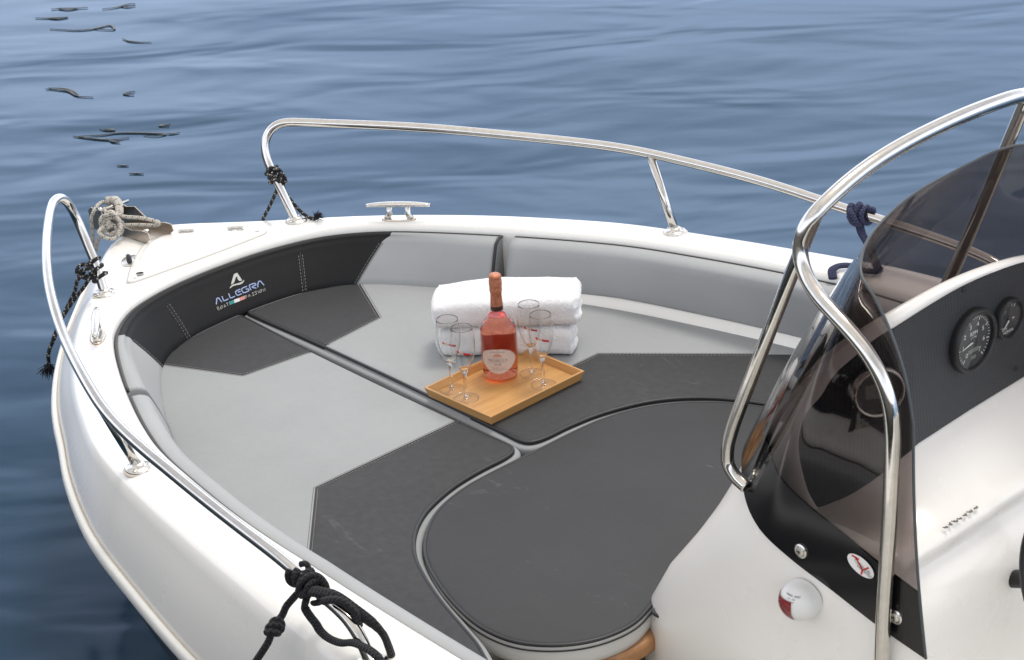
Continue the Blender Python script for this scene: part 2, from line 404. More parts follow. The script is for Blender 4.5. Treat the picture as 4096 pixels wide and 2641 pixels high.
# ---------------------------------------------------------------- world, sun, camera
SUN_EL, SUN_AZ = radians(68), radians(-75)      # azimuth measured from +x towards +y
def make_world():
    w = bpy.data.worlds.new('World'); SC.world = w; w.use_nodes = True; t = w.node_tree; t.nodes.clear()
    out = t.nodes.new('ShaderNodeOutputWorld'); bg = t.nodes.new('ShaderNodeBackground'); sky = t.nodes.new('ShaderNodeTexSky')
    sky.sky_type = 'NISHITA'; sky.sun_disc = False; sky.sun_elevation = SUN_EL; sky.sun_rotation = pi/2 - SUN_AZ
    sky.air_density = 1.; sky.dust_density = 3.; sky.ozone_density = 1.; sky.altitude = 0
    # a bright cloud deck over the blue: soft-edged cloud cover, thinner patches let the blue through
    tc = t.nodes.new('ShaderNodeTexCoord'); mp = t.nodes.new('ShaderNodeMapping'); mp.inputs['Scale'].default_value = (1, 1, 3.)
    nz = t.nodes.new('ShaderNodeTexNoise'); nz.inputs['Scale'].default_value = 2.2; nz.inputs['Detail'].default_value = 5
    t.links.new(tc.outputs['Generated'], mp.inputs['Vector']); t.links.new(mp.outputs[0], nz.inputs['Vector'])
    mr = t.nodes.new('ShaderNodeMapRange'); mr.inputs[1].default_value = .38; mr.inputs[2].default_value = .62; mr.inputs[3].default_value = .55; mr.inputs[4].default_value = .95
    t.links.new(nz.outputs[0], mr.inputs[0])
    sp = t.nodes.new('ShaderNodeSeparateXYZ'); t.links.new(tc.outputs['Generated'], sp.inputs[0])
    g = t.nodes.new('ShaderNodeValToRGB'); t.links.new(sp.outputs[2], g.inputs[0]); el = g.color_ramp.elements
    el[0].position = .0; el[0].color = (1.85, 1.92, 2.08, 1); el[1].position = 1.; el[1].color = (1.18, 1.12, 1.04, 1)
    for p_, c_ in ((.34, (1.85, 1.92, 2.08)), (.56, (.90, .90, .92)), (.75, (1.06, 1.03, .99))):
        e_ = el.new(p_); e_.color = (*c_, 1)
    ml = t.nodes.new('ShaderNodeMix'); ml.data_type = 'RGBA'; ml.blend_type = 'MULTIPLY'; ml.inputs[0].default_value = 1.
    mx = t.nodes.new('ShaderNodeMix'); mx.data_type = 'RGBA'; mx.inputs[7].default_value = (9.4, 9.3, 9.2, 1)
    t.links.new(mr.outputs[0], mx.inputs[0]); t.links.new(sky.outputs[0], mx.inputs[6]); t.links.new(mx.outputs[2], ml.inputs[6]); t.links.new(g.outputs[0], ml.inputs[7]); t.links.new(ml.outputs[2], bg.inputs[0])
    bg.inputs[1].default_value = .10; t.links.new(bg.outputs[0], out.inputs[0])
make_world()
sl = bpy.data.lights.new('sun', 'SUN'); sl.energy = 1.35; sl.angle = radians(16); sl.color = (1, .965, .905)
so = bpy.data.objects.new('sun', sl); COL.objects.link(so)
so.rotation_euler = Vector((-cos(SUN_EL)*cos(SUN_AZ), -cos(SUN_EL)*sin(SUN_AZ), -sin(SUN_EL))).to_track_quat('-Z', 'Y').to_euler(); so.location = (0, 0, 30)
cam = bpy.data.cameras.new('camera'); co = bpy.data.objects.new('camera', cam); COL.objects.link(co); SC.camera = co
cam.sensor_width = 36; cam.lens = CAM['lens']; cam.clip_end = 6000; cam.clip_start = .05
r_, u_, f_ = CAM['r'], CAM['u'], CAM['f']
co.matrix_world = Matrix(((r_[0], u_[0], -f_[0], CAM['C'][0]), (r_[1], u_[1], -f_[1], CAM['C'][1]), (r_[2], u_[2], -f_[2], CAM['C'][2]), (0, 0, 0, 1)))
cam.dof.use_dof = True; cam.dof.focus_distance = 5.9; cam.dof.aperture_fstop = 13
SC.view_settings.view_transform = 'Standard'; SC.view_settings.look = 'None'; SC.view_settings.exposure = .31; SC.view_settings.gamma = 1.
SC.cycles.max_bounces = 14; SC.cycles.transparent_max_bounces = 24; SC.cycles.transmission_bounces = 14; SC.cycles.caustics_reflective = True; SC.cycles.caustics_refractive = True

# ---------------------------------------------------------------- water
ZW = -.62
def water():
    M = NT('sea_water'); P = M.n('ShaderNodeNewGeometry').outputs['Position']
    Q = M.scaled((1, 1, 1), P, (0, 0, -radians(47)))        # x along the ripples, y across them
    a = M.noise(.50, 2, .4, M.scaled((.46, 1, 1), Q, (0, 0, .10)), .4)
    b = M.noise(2.1, 2, .5, M.scaled((.42, 1, 1), Q, (0, 0, -.10)), .45)
    c = M.noise(7., 2, .5, M.scaled((.5, 1, 1), Q), .3)
    h = M.math('ADD', M.math('MULTIPLY', a, .078), M.math('ADD', M.math('MULTIPLY', b, .019), M.math('MULTIPLY', c, .0008)))
    nb = M.bump(h, 1., 1.)
    f = M.n('ShaderNodeFresnel', IOR=1.43, Normal=nb).outputs[0]
    body = M.n('ShaderNodeBsdfDiffuse', Color=(.010, .034, .062)); gl = M.n('ShaderNodeBsdfGlossy', Color=(.65, .79, 1.), Roughness=.12, Normal=nb)
    mx = M.n('ShaderNodeMixShader'); M.put(mx.inputs[0], f); M.t.links.new(body.outputs[0], mx.inputs[1]); M.t.links.new(gl.outputs[0], mx.inputs[2]); M.surf(mx.outputs[0])
    mb = MB(); k = 3000.
    xs = [-k, -300, -40, -6, 2, 8, 14, 40, 300, k]
    mb.grid([[(x, y, ZW) for y in xs] for x in xs], flip=True)
    o = mb.build('water', M.m, fixn=False); o['kind'] = 'structure'
water()

# ---------------------------------------------------------------- unseen quay behind and left of the viewer, added to darken hull and chrome
def quay():  # added out of view to darken hull side and chrome
    M = NT('quay_concrete'); n = M.noise(1.3, 5, .65); z = M.xyz()[2]  # material of the added unseen quay
    c = M.mix(M.ramp(n, .3, .7), (.20, .19, .17), (.11, .105, .095)); c = M.mix(M.ramp(z, -.3, .25, 1., 0.), c, (.03, .035, .03))
    M.bsdf(Base_Color=c, Roughness=.85, Normal=M.bump(M.noise(14, 4, .6), .6, .01)); mb = MB()
    mb.box((2., 8.6, -1.1), (46., 12., 3.7), bev=.03); o = mb.build('quay', M.m); o['kind'] = 'structure'  # added unseen quay
quay()

# ---------------------------------------------------------------- the boat
boat = thing('motorboat', 'white open motorboat with a padded grey and black bow and steel rails', 'boat', (3.2, 0, ZW))
O = both(half(OUTER)); Rb = both(half(RUB))
O_N = normals2(O); R_N = normals2(Rb)
def off(P, N, d): return [(p[0]+n[0]*d, p[1]+n[1]*d) for p, n in zip(P, N)]
IN_OUT = normals2(IN)
def ring(P2, zf): return [(p[0], p[1], zf(p[0]) if callable(zf) else zf) for p in P2]
def mixr(t): return [lerp(a, b, t) for a, b in zip(O, Rb)]
ZR = .004
mb = MB()
LIN = [(p[0]-n[0]*.20*sstep(4.3, 5.1, p[0]), p[1]-n[1]*.20*sstep(4.3, 5.1, p[0])) for p, n in zip(IN, IN_OUT)]
rows = [ring(LIN, -.5), ring(IN, -.10), ring(IN, lambda x: zg(x)-.034), ring(off(IN, IN_OUT, .0015), lambda x: zg(x)-.018), ring(off(IN, IN_OUT, .007), lambda x: zg(x)-.006),
        ring(off(IN, IN_OUT, .016), lambda x: zg(x)-.0008), ring(off(IN, IN_OUT, .026), zg),
        ring(off(O, O_N, -.055), zg), ring(off(O, O_N, -.032), lambda x: zg(x)-.002), ring(off(O, O_N, -.014), lambda x: zg(x)-.008), ring(O, lambda x: zg(x)-.019)]
for t, q in ((.14, .16), (.3, .31), (.5, .50), (.7, .69), (.88, .87)):
    bulge = .006*sin(pi*t)
    rows.append([(p[0]+n[0]*bulge, p[1]+n[1]*bulge, (zg(p[0])-.019)*(1-q)+ZR*q) for p, n in zip(mixr(t), O_N)])
rows.append(ring(Rb, ZR)); rows.append(ring(off(Rb, R_N, -.004), -.03))
mb.grid(rows)
deck = mb.build('deck', 'gel', boat)
mb = MB(); mb.tube(ring(off(Rb, R_N, .005), -.013), (lambda t: (.020, .0145)), 14, caps=True, flat=(0, 0, 1)); mb.build('rub_rail', 'rub', boat)
mb = MB(); mb.tube(ring(off(Rb, R_N, .0015), ZR+.002), .0015, 6); mb.build('sealant_line', 'caulk', boat)
mb = MB(); rows = []
for z, d in ((-.028, .002), (-.12, .03), (-.30, .095), (-.5, .18), (-.75, .30)):
    rows.append([(p[0]-n[0]*d*(1+1.2*sstep(4.2, 5.8, p[0]))*(1 if p[0] < 5.6 else 1), p[1]*(1-d*.4)-n[1]*d*.6, z) for p, n in zip(Rb, R_N)])
mb.grid(rows); mb.build('hull', ['hull'], boat)
mb = MB(); fl = [p for p in LIN]
h = len(fl)//2
mb.grid([[(fl[i][0], fl[i][1], -.485), (fl[i][0], fl[-1-i][1], -.485)] for i in range(h+1)]); mb.build('cockpit_floor', 'floor', boat)
mb = MB(); mb.box((.16, 0, -.2), (.12, 2.40, .94), bev=.02); mb.build('transom', 'gel', boat)

# seat bases under the pads
PADP = [(5.126,.0125),(5.122,.09),(5.108,.2),(5.083,.283),(5.05,.358),(5.0,.424),(4.94,.468),(4.83,.529),(4.737,.568),(4.622,.622),(4.5,.688),(4.393,.742),(4.261,.790),(4.072,.847),(3.884,.899),(3.686,.950),(3.4,.968),(3.1,.98),(2.78,.985)]
PADI = [(2.78,.93),(2.9,.87),(3.05,.80),(3.184,.744),(3.25,.714),(3.329,.689),(3.449,.651),(3.567,.604),(3.659,.555),(3.738,.485),(3.79,.41),(3.822,.33),(3.842,.25),(3.851,.16),(3.856,.05),(3.868,.026),(3.895,.0175)]
PADS = [(3.962,.020),(4.2,.023),(4.4,.025),(4.62,.024),(4.85,.021),(5.05,.014)]
def smooth2(P, it=3):
    for _ in range(it):
        n = len(P); P = [((P[i-1][0]+2*P[i][0]+P[(i+1) % n][0])/4, (P[i-1][1]+2*P[i][1]+P[(i+1) % n][1])/4) for i in range(n)]
    return P
def area2(P): return sum(P[i-1][0]*P[i][1]-P[i][0]*P[i-1][1] for i in range(len(P)))/2
def outline(P, step=.008, it=3):
    n = int(sum(length(sub(P[i], P[i-1])) for i in range(len(P)))/step)
    Q = smooth2(resample(P, n, True), it)
    return Q if area2(Q) > 0 else Q[::-1]
def inset(P, d):
    N = normals2(P, True); return [(p[0]+n[0]*d, p[1]+n[1]*d) for p, n in zip(P, N)]
def slab(mb, P, z0, z1, rnd=.012, m=0, bot=True, belly=0., flare_=0.):
    R = [[(x, y, z0) for x, y in inset(P, -flare_)]]
    zs = [z0 + (z1-rnd-z0)*k/4. for k in range(1, 5)]
    if flare_:
        for z, q in ((-.022, 1.), (-.0160, .9), (-.0130, .45), (-.0114, .0)): R.append([(x, y, z1+z) for x, y in inset(P, -flare_*q)])
    else:
        for k, z in enumerate(zs): R.append([(x, y, z) for x, y in inset(P, -belly*sin(pi*(k+1)/4.))])
    for a in (25, 50, 75, 90): R.append([(x, y, z1-rnd+rnd*sin(radians(a))) for x, y in inset(P, rnd*(1-cos(radians(a))))])
    R.append([(x, y, z1+.001) for x, y in inset(P, rnd+.006)])
    mb.grid(R, False, True, m)
    mb.poly(R[-1], m, smooth=True)
    if bot: mb.poly(R[0], m, True)
port_poly = spline([tuple(p) for p in PADP], 6) + spline(PADI, 6) + spline(PADS, 4)
port_out = outline(port_poly)
def mirror(P): return [(x, -y) for x, y in P][::-1]
stbd_out = mirror(port_out)
FILL = [(3.818,0),(3.8195,.146),(3.812,.258),(3.776,.38),(3.715,.47),(3.640,.54),(3.549,.590),(3.42,.638),(3.293,.662),(3.195,.648),(3.125,.603),(3.075,.54),(3.05,.47),(3.047,.40),(3.069,.325),(3.10,.22),(3.125,.1),(3.13,0)]
fill_half = spline(FILL, 6); fill_out = outline(fill_half + [(x, -y) for x, y in fill_half[::-1]][1:-1], .008, 4)
for P in (port_out, stbd_out):
    mb = MB(); Q = inset(P, .012)
    mb.grid([[(x, y, -.486) for x, y in Q], [(x, y, -.086) for x, y in Q]], False, True); mb.poly([(x, y, -.086) for x, y in Q])
    mb.build('seat_base', 'gel', boat)

def pad_piping(P, z=-.0045, r=.0048, ins=.001):
    mb = MB(); mb.tube([(x, y, z) for x, y in inset(P, ins)], r, 8, closed=True); return mb
def stitches(mb, P, z, dash=.0075, gap=.0035, w=.0016, nrm=(0, 0, 1), m=0):
    """broken thread along a polyline of 3-D points"""
    L = [0.]
    for a, b in zip(P[:-1], P[1:]): L.append(L[-1]+length(sub(b, a)))
    def at(s):
        for i in range(1, len(L)):
            if s <= L[i]: return lerp(P[i-1], P[i], (s-L[i-1])/max(L[i]-L[i-1], 1e-9))
        return P[-1]
    s = 0.
    while s + dash < L[-1]:
        mb.tube([at(s), at(s+dash*.5), at(s+dash)], w*.5, 5, m=m); s += dash+gap
def shift_line(P, d):
    N = normals2([(p[0], p[1]) for p in P]); return [(p[0]+n[0]*d, p[1]+n[1]*d, *p[2:]) for p, n in zip(P, N)]

FW = [(4.7515, .030), (4.777, .258), (5.03, .381)]
AF = [(4.099, .0265), (4.099, .522), (3.742, .8326)]
for sgn, P, lab, nm in ((1, port_out, 'grey and black bow cushion on the near side of the centre seam', 'p'), (-1, stbd_out, 'grey and black bow cushion on the far side carrying the tray and towels', 's')):
    t = thing('bow_cushion', lab, 'cushion', (4.1, .45*sgn, -.084), 'bow sun-pad cushions')
    mb = MB(); slab(mb, P, -.084, 0., .011, belly=.0, flare_=.019); pad = mb.build('pad', 'pad', t)
    pad_piping(P).build('piping', 'piping', t)
    for line, dk in ((FW, 1), (AF, -1)):
        L = [(x, y*sgn, .0014) for x, y in line]; D = []
        for a, b in zip(L[:-1], L[1:]): D += [lerp(a, b, k/10.) for k in range(10)]
        D.append(L[-1]); sg_ = -sgn if dk > 0 else sgn
        sm = MB(); sm.tube(D, .0011, 6); sm.build('seam', 'seam', t)
        st = MB(); stitches(st, shift_line(D, .006*sg_), 0); st.build('stitching', 'stitch', t)
        st = MB(); stitches(st, shift_line(D, -.006*sg_), 0, dash=.009, gap=.0015, w=.0011); st.build('stitching', 'seam', t)
t = thing('bow_cushion', 'dark charcoal rounded insert cushion filling the gap in front of the console', 'cushion', (3.45, 0, -.062), 'bow sun-pad cushions')
mb = MB(); slab(mb, fill_out, -.062, .0, .011, belly=.004); mb.build('pad', 'insert', t); pad_piping(fill_out).build('piping', 'piping', t)
mb = MB(); mb.tube([(x, y, -.0175) for x, y in inset(fill_out, -.0045)], .0022, 6, closed=True); mb.build('lower_piping', 'piping', t)
# wooden table the insert rests on, and the small pad on the console's front
tab = outline([(3.70, .40), (3.70, -.40), (3.20, -.50), (3.10, -.50), (3.045, -.46), (3.03, -.40), (3.038, -.32), (3.06, 0), (3.038, .32), (3.028, .40), (3.040, .47), (3.10, .51), (3.20, .50)], .01, 12)
pd_ = outline([(3.050, .345), (3.060, .315), (3.088, .22), (3.112, .10), (3.116, 0), (3.112, -.10), (3.088, -.22), (3.060, -.315), (3.050, -.345), (2.97, -.345), (2.90, 0), (2.97, .345)], .008, 3)
mb = MB(); slab(mb, pd_, -.052, -.001, .011); sp_ = mb.build('seat_pad', 'insert', boat); pad_piping(pd_, -.0055).build('piping', 'piping', sp_)
mb = MB(); slab(mb, tab, -.098, -.0635, .012)
MAT['wood'] = wood('varnished_wood', (.44, .22, .09), (.30, .13, .05), 0, .5); mb.build('table_top', 'wood', boat)
mb = MB(); mb.lathe([(.03, -.485), (.03, -.1)], (3.45, 0, 0), seg=20); mb.build('table_leg', 'steel', boat)
# footwell under the insert: brown shaded locker front
mb = MB(); mb.grid([[(3.86, -.72, -.486), (3.86, .72, -.486)], [(3.86, -.72, -.09), (3.86, .72, -.09)]]); mb.build('locker_front', 'gel', boat)

# ---------------------------------------------------------------- backrests
for s in (1, -1):
    mb = MB(); R = []
    for k in range(60):
        x = 4.42-1.64*k/59.; p, n = in_at(u_of_x(x, s)); x = p[0]; b = wb(x)
        R.append([(p[0]+n[0]*o, p[1]+n[1]*o, z) for o, z in ((b+.030, -.05), (b+.016, -.004), (b-.004, .030), (.001, .042))])
    mb.grid(R); mb.build('seat_ledge', 'gel', boat)
def backrest(name, lines, mats_i, label=None):
    """lines: list of (u_top, u_bottom) column guides from port to starboard; mats_i: material index of each span"""
    cols = []; mi = []
    for k in range(len(lines)-1):
        (a0, a1), (b0, b1) = lines[k], lines[k+1]
        n = max(2, int(abs(b0-a0)/.02))
        for j in range(n):
            t = j/n; cols.append((a0+(b0-a0)*t, a1+(b1-a1)*t)); mi.append(mats_i[k])
    cols.append(lines[-1]); R = []
    for ut, ub in cols:
        a = back_profile(ut); n = len(a); row = []
        for i in range(n):
            f = sstep(.35, .95, clamp((i-5)/(n-9.))) if False else clamp((i-4)/(n-8.))
            row.append(back_profile(ut+(ub-ut)*f)[i])
        R.append(row)
    mb = MB(); mb.grid(R, False, False, mf=lambda i, j: mi[i])
    # rounded, closed ends
    for row, d in ((R[0], 1), (R[-1], -1)):
        c = mul(tuple(sum(p[k] for p in row) for k in range(3)), 1./len(row))
        k = mb.add(row); kc = mb.add([lerp(p, c, .12) for p in row]); cc = mb.add([c])
        m = mi[0] if d > 0 else mi[-1]
        for i in range(len(row)):
            j = (i+1) % len(row); mb.face((k+i, k+j, kc+j, kc+i), m); mb.face((kc+i, kc+j, cc), m)
    return mb.build(name, ['grey', 'dark'], boat), R
uS = u_of_x(4.672, 1); uA = u_of_x(4.652, 1)
fwd, FR = backrest('backrest', [(uS, uS), (.62, .62), (.563, .525), (.248, .258), (-.30, -.258), (-.603, -.484), (-.64, -.64), (-uS, -uS)], [0, 0, 1, 1, 1, 0, 0])
aftp, AP = backrest('backrest', [(u_of_x(2.75, 1), u_of_x(2.75, 1)), (uA, uA)], [0])
afts, AS = backrest('backrest', [(-uA, -uA), (u_of_x(2.75, -1), u_of_x(2.75, -1))], [0])
for par, R, ends in ((fwd, FR, (0, 1)), (aftp, AP, (0, 0)), (afts, AS, (0, 0))):
    top = [r[1] for r in R]; mb = MB()
    path = top
    if ends[0]: path = [lerp(p, R[0][i], 0) for i, p in list(enumerate(R[0]))[-2:4:-2]] + [R[0][3]] + path
    if ends[1]: path = path + [R[-1][3]] + [p for i, p in list(enumerate(R[-1]))[5:-1:2]]
    mb.tube(path, .0052, 8); mb.build('piping', 'piping', par)
def face_line(ut, ub, v0=.03, v1=1.0, n=24, o=.0012):
    return [face_pt(ub+(ut-ub)*k/n, v0+(v1-v0)*k/n, o) for k in range(n+1)]
def back_seam(ut, ub):
    m = MB(); m.tube(face_line(ut, ub), .0012, 6); m.build('seam', 'seam', fwd)
def back_stitch(ut, ub, mat='stitch', **k):
    m = MB(); stitches(m, face_line(ut, ub), 0, **k); m.build('stitching', mat, fwd)
for ut, ub in ((.250, .258), (-.285, -.258)):
    back_seam(ut, ub)
    for d in (-.007, .007): back_stitch(ut+d, ub+d)
for ut, ub, d in ((.556, .525, -.007), (-.575, -.484, .007)):
    back_seam(ut, ub); back_stitch(ut+d, ub+d); back_stitch(ut-d*.8, ub-d*.8, 'seam', dash=.009, gap=.002, w=.001)
LOGO_BLUE = [[(0.0793,0.4595),(0.0694,0.556),(0.0651,0.5886),(0.0605,0.5855),(0.0592,0.5571),(0.056,0.4585)],[(0.0449,0.5914),(0.0468,0.5077),(0.046,0.4706),(0.0421,0.4646),(0.0283,0.4713)],[(0.0176,0.595),(0.0194,0.5112),(0.0187,0.4724),(0.0148,0.4655),(0.0011,0.4705)],[(-0.0291,0.5882),(-0.0135,0.5801),(-0.0082,0.5646),(-0.0071,0.5381),(-0.0074,0.4878),(-0.0098,0.4663),(-0.026,0.468)],[(-0.0152,0.5363),(-0.0263,0.5348)],[(-0.056,0.5948),(-0.0378,0.5899),(-0.0336,0.5716),(-0.0327,0.4903),(-0.0354,0.4681),(-0.0529,0.4719),(-0.0562,0.4882),(-0.0552,0.5252),(-0.0468,0.537)],[(-0.0635,0.4694),(-0.0648,0.5792),(-0.068,0.6024),(-0.085,0.6011),(-0.0886,0.5774),(-0.0871,0.55),(-0.0734,0.5397),(-0.0851,0.4686)],[(-0.0914,0.4771),(-0.1008,0.5872),(-0.1056,0.6073),(-0.1101,0.5997),(-0.1114,0.5773),(-0.1166,0.4723)]]
LOGO_THIN = [[(0.0837,0.31),(0.0821,0.3918),(0.0768,0.3888),(0.0762,0.3648),(0.0818,0.3556),(0.0775,0.3432),(0.0778,0.3133),(0.0837,0.31)],[(0.0629,0.3419),(0.0652,0.3258),(0.0681,0.3145),(0.0706,0.3109),(0.0722,0.3161),(0.0723,0.3286),(0.0711,0.345),(0.0687,0.361),(0.0659,0.3722),(0.0634,0.3758),(0.0618,0.3707),(0.0616,0.3583),(0.0629,0.3419)],[(0.0583,0.3082),(0.052,0.3788),(0.0501,0.3103)],[(0.0561,0.3357),(0.0505,0.3318)],[(0.0442,0.387),(0.0364,0.3884)],[(0.0404,0.3873),(0.0421,0.313)],[(-0.0336,0.32),(-0.0344,0.3907),(-0.0396,0.3888),(-0.0398,0.3611),(-0.0341,0.3533)],[(-0.0442,0.319),(-0.0496,0.3906),(-0.0524,0.3227)],[(-0.0462,0.3489),(-0.0517,0.3467)],[(-0.0694,0.3791),(-0.0661,0.396),(-0.0623,0.3876),(-0.0623,0.3654),(-0.066,0.3499),(-0.0659,0.3259),(-0.0606,0.3154),(-0.0583,0.3295)],[(-0.0809,0.3877),(-0.0776,0.4042),(-0.0739,0.3958),(-0.0739,0.3737),(-0.0775,0.3582),(-0.0774,0.3342),(-0.0726,0.3224),(-0.0698,0.3378)],[(-0.0861,0.3963),(-0.085,0.3234)],[(-0.0997,0.3627),(-0.0975,0.3455),(-0.0947,0.3328),(-0.0922,0.3281),(-0.0906,0.3328),(-0.0903,0.3454),(-0.0914,0.3623),(-0.0936,0.3793),(-0.0964,0.3919),(-0.0989,0.3966),(-0.1005,0.3922),(-0.1008,0.3798),(-0.0997,0.3627)],[(-0.1053,0.3245),(-0.1061,0.3979),(-0.1126,0.3275),(-0.1144,0.4034)]]
LOGO_POLY = {'sail': [(-0.0063,0.7735),(-0.0205,0.8849),(-0.0342,0.9826),(-0.0465,0.9888),(-0.0482,0.8993),(-0.0498,0.7716),(-0.0415,0.7736),(-0.0376,0.8123),(-0.0382,0.8585),(-0.0409,0.8989),(-0.0374,0.9033),(-0.0322,0.8832),(-0.0266,0.8406),(-0.0216,0.8057),(-0.0143,0.7767)],'wave': [(0.0047,0.7013),(-0.0003,0.7264),(-0.0079,0.7501),(-0.0141,0.7579),(-0.0271,0.7436),(-0.0407,0.7373),(-0.05,0.7472),(-0.057,0.765),(-0.0556,0.7428),(-0.0487,0.7122),(-0.0417,0.6962),(-0.0321,0.6999),(-0.0219,0.7139),(-0.0111,0.7206),(-0.0031,0.7094),(0.0033,0.6925)],'green': [(0.033,0.399),(0.0109,0.3975),(0.0141,0.3151),(0.0348,0.3125)],'white': [(0.0109,0.3975),(-0.0105,0.3943),(-0.0083,0.3141),(0.0141,0.3151)],'pink': [(-0.0105,0.3943),(-0.0325,0.3957),(-0.0302,0.3161),(-0.0083,0.3141)]}
MAT['thread_blue'] = simple('blue_thread', (.30, .38, .60), .6); MAT['thread_silver'] = simple('silver_thread', (.50, .50, .46), .6)
MAT['thread_green'] = simple('green_thread', (.03, .22, .22), .6); MAT['thread_white'] = simple('white_thread', (.68, .66, .68), .6); MAT['thread_pink'] = simple('pink_thread', (.58, .25, .22), .6)
def face_n(u, v):
    a = face_pt(u, v); b = face_pt(u+.002, v); c = face_pt(u, v+.02)
    n = unit(cross(sub(b, a), sub(c, a)))
    return n if n[0] < 0 else mul(n, -1)
mb = MB()
for L in LOGO_BLUE:
    D = spline(L, 4); P = [face_pt(u, v, .0008) for u, v in D]; mb.ribbon(P, .0034, lambda i, D=D: face_n(*D[i]), 0)
for L in LOGO_THIN:
    D = L; P = [face_pt(u, v, .0008) for u, v in D]; mb.ribbon(P, .0012, lambda i, D=D: face_n(*D[i]), 1)
for key, m in (('sail', 1), ('wave', 1), ('green', 2), ('white', 3), ('pink', 4)):
    Q = LOGO_POLY[key]
    lift = .0012; lo = [face_pt(u, v, .0002) for u, v in Q]; hi = [face_pt(u, v, lift) for u, v in Q]
    k = mb.add(hi)
    for tr in tessellate_polygon([[Vector((u, v*.14, 0)) for u, v in Q]]): mb.face([k+i for i in tr], m, None, False)
    mb.grid([lo, hi], False, True, m, smooth=False)
mb.build('embroidered_logo', ['thread_blue', 'thread_silver', 'thread_green', 'thread_white', 'thread_pink'], fwd, merge=0)

# ---------------------------------------------------------------- bow rails
RS = [[5.306,-.365,.132],[5.334,-.357,.188],[5.361,-.355,.235],[5.381,-.354,.266],[5.402,-.352,.295],[5.42,-.352,.325],[5.432,-.358,.355],[5.438,-.368,.388],[5.433,-.383,.408],[5.422,-.393,.424],[5.407,-.407,.435],[5.389,-.423,.44],[5.355,-.444,.441],[5.266,-.493,.444],[5.177,-.541,.448],[5.09,-.589,.451],[5.007,-.64,.451],[4.925,-.69,.449],[4.844,-.74,.445],[4.764,-.791,.44],[4.688,-.843,.434],[4.575,-.915,.426],[4.475,-.961,.424],[4.382,-.994,.421],[4.29,-1.026,.413],[4.192,-1.05,.408],[4.095,-1.073,.403],[3.991,-1.086,.401],[3.89,-1.1,.395],[3.786,-1.109,.388],[3.684,-1.117,.382],[3.586,-1.127,.378],[3.46,-1.138,.372],[3.34,-1.146,.365],[3.24,-1.15,.357],[3.17,-1.152,.346],[3.12,-1.153,.325],[3.09,-1.153,.295],[3.068,-1.152,.245]]
RP = [[5.306,.365,.132],[5.319,.363,.156],[5.336,.357,.193],[5.355,.355,.225],[5.371,.355,.25],[5.405,.352,.301],[5.426,.353,.344],[5.434,.361,.382],[5.427,.38,.413],[5.416,.397,.43],[5.404,.417,.443],[5.388,.445,.443],[5.36,.469,.442],[5.263,.539,.445],[5.158,.609,.452],[5.056,.673,.457],[4.967,.727,.457],[4.891,.772,.451],[4.808,.815,.448],[4.731,.853,.442],[4.661,.885,.433],[4.578,.92,.426],[4.484,.958,.425],[4.413,.983,.421],[4.32,1.016,.417],[4.225,1.045,.408],[4.151,1.062,.403],[4.043,1.082,.4],[3.949,1.094,.397],[3.863,1.101,.393],[3.778,1.11,.388],[3.699,1.115,.382],[3.618,1.123,.379],[3.535,1.132,.379],[3.46,1.138,.377],[3.386,1.144,.375],[3.314,1.149,.368],[3.262,1.151,.357],[3.206,1.153,.348],[3.164,1.155,.342],[3.139,1.155,.334],[3.116,1.156,.321],[3.098,1.157,.305],[3.081,1.157,.284],[3.066,1.157,.245]]
def smooth3(P, it=2):
    for _ in range(it): P = [P[0]] + [add(mul(P[i], .5), mul(add(P[i-1], P[i+1]), .25)) for i in range(1, len(P)-1)] + [P[-1]]
    return P
RAILR = .0140
def flange(mb, c, n=(0, 0, 1), r=.034, ang=0., tilt=None):
    """round cast base with a collar and three screws; material 1 is its gasket"""
    n = unit(n); mb.lathe([(r*1.12, -.006), (r*1.12, .0005), (r*.9, .0005)], c, n, 28, 1)
    mb.lathe([(r, 0), (r, .0035), (r*.93, .006), (r*.62, .008), (r*.54, .011), (r*.46, .016), (0, .016)], add(c, mul(n, .0006)), n, 28, 0)
    e1 = unit(cross(n, (0, 1, .1))); e2 = cross(n, e1)
    for k in range(3):
        a = ang+2*pi*k/3; p = add(c, add(mul(e1, r*.75*cos(a)), mul(e2, r*.75*sin(a))))
        mb.lathe([(.0055, .006), (.0055, .0085), (.004, .0098), (0, .0098)], p, n, 10, 0)
        mb.box(add(p, mul(n, .0098)), (.006, .0012, .0006), m=2)
RAILS = {}
for nm, P, s in (('stbd', RS, -1), ('port', RP, 1)):
    path = spline(smooth3([tuple(p) for p in P], 1), 5); RAILS[s] = path
    mb = MB(); mb.tube(path, RAILR, 20); rail = mb.build('bow_rail', 'steel', boat)
    mb = MB(); flange(mb, (5.306, .365*s, zg(5.306)), ang=.5); mb.build('rail_flange', ['cast', 'gasket', 'black'], rail)
    top = min(path, key=lambda p: abs(p[0]-4.345)+(0 if p[2] > .3 else 9))
    base = (4.211, .972*s, zg(4.211))
    mb = MB(); mb.tube([add(base, (0, 0, .003)), lerp(base, top, .5), top], .0128, 18); mb.build('rail_strut', 'steel', rail)
    mb = MB(); flange(mb, base, ang=1.1); mb.build('rail_flange', ['cast', 'gasket', 'black'], rail)
    mb = MB(); flange(mb, (3.066, 1.155*s, zg(3.066)), ang=.2); mb.build('rail_flange', ['cast', 'gasket', 'black'], rail)

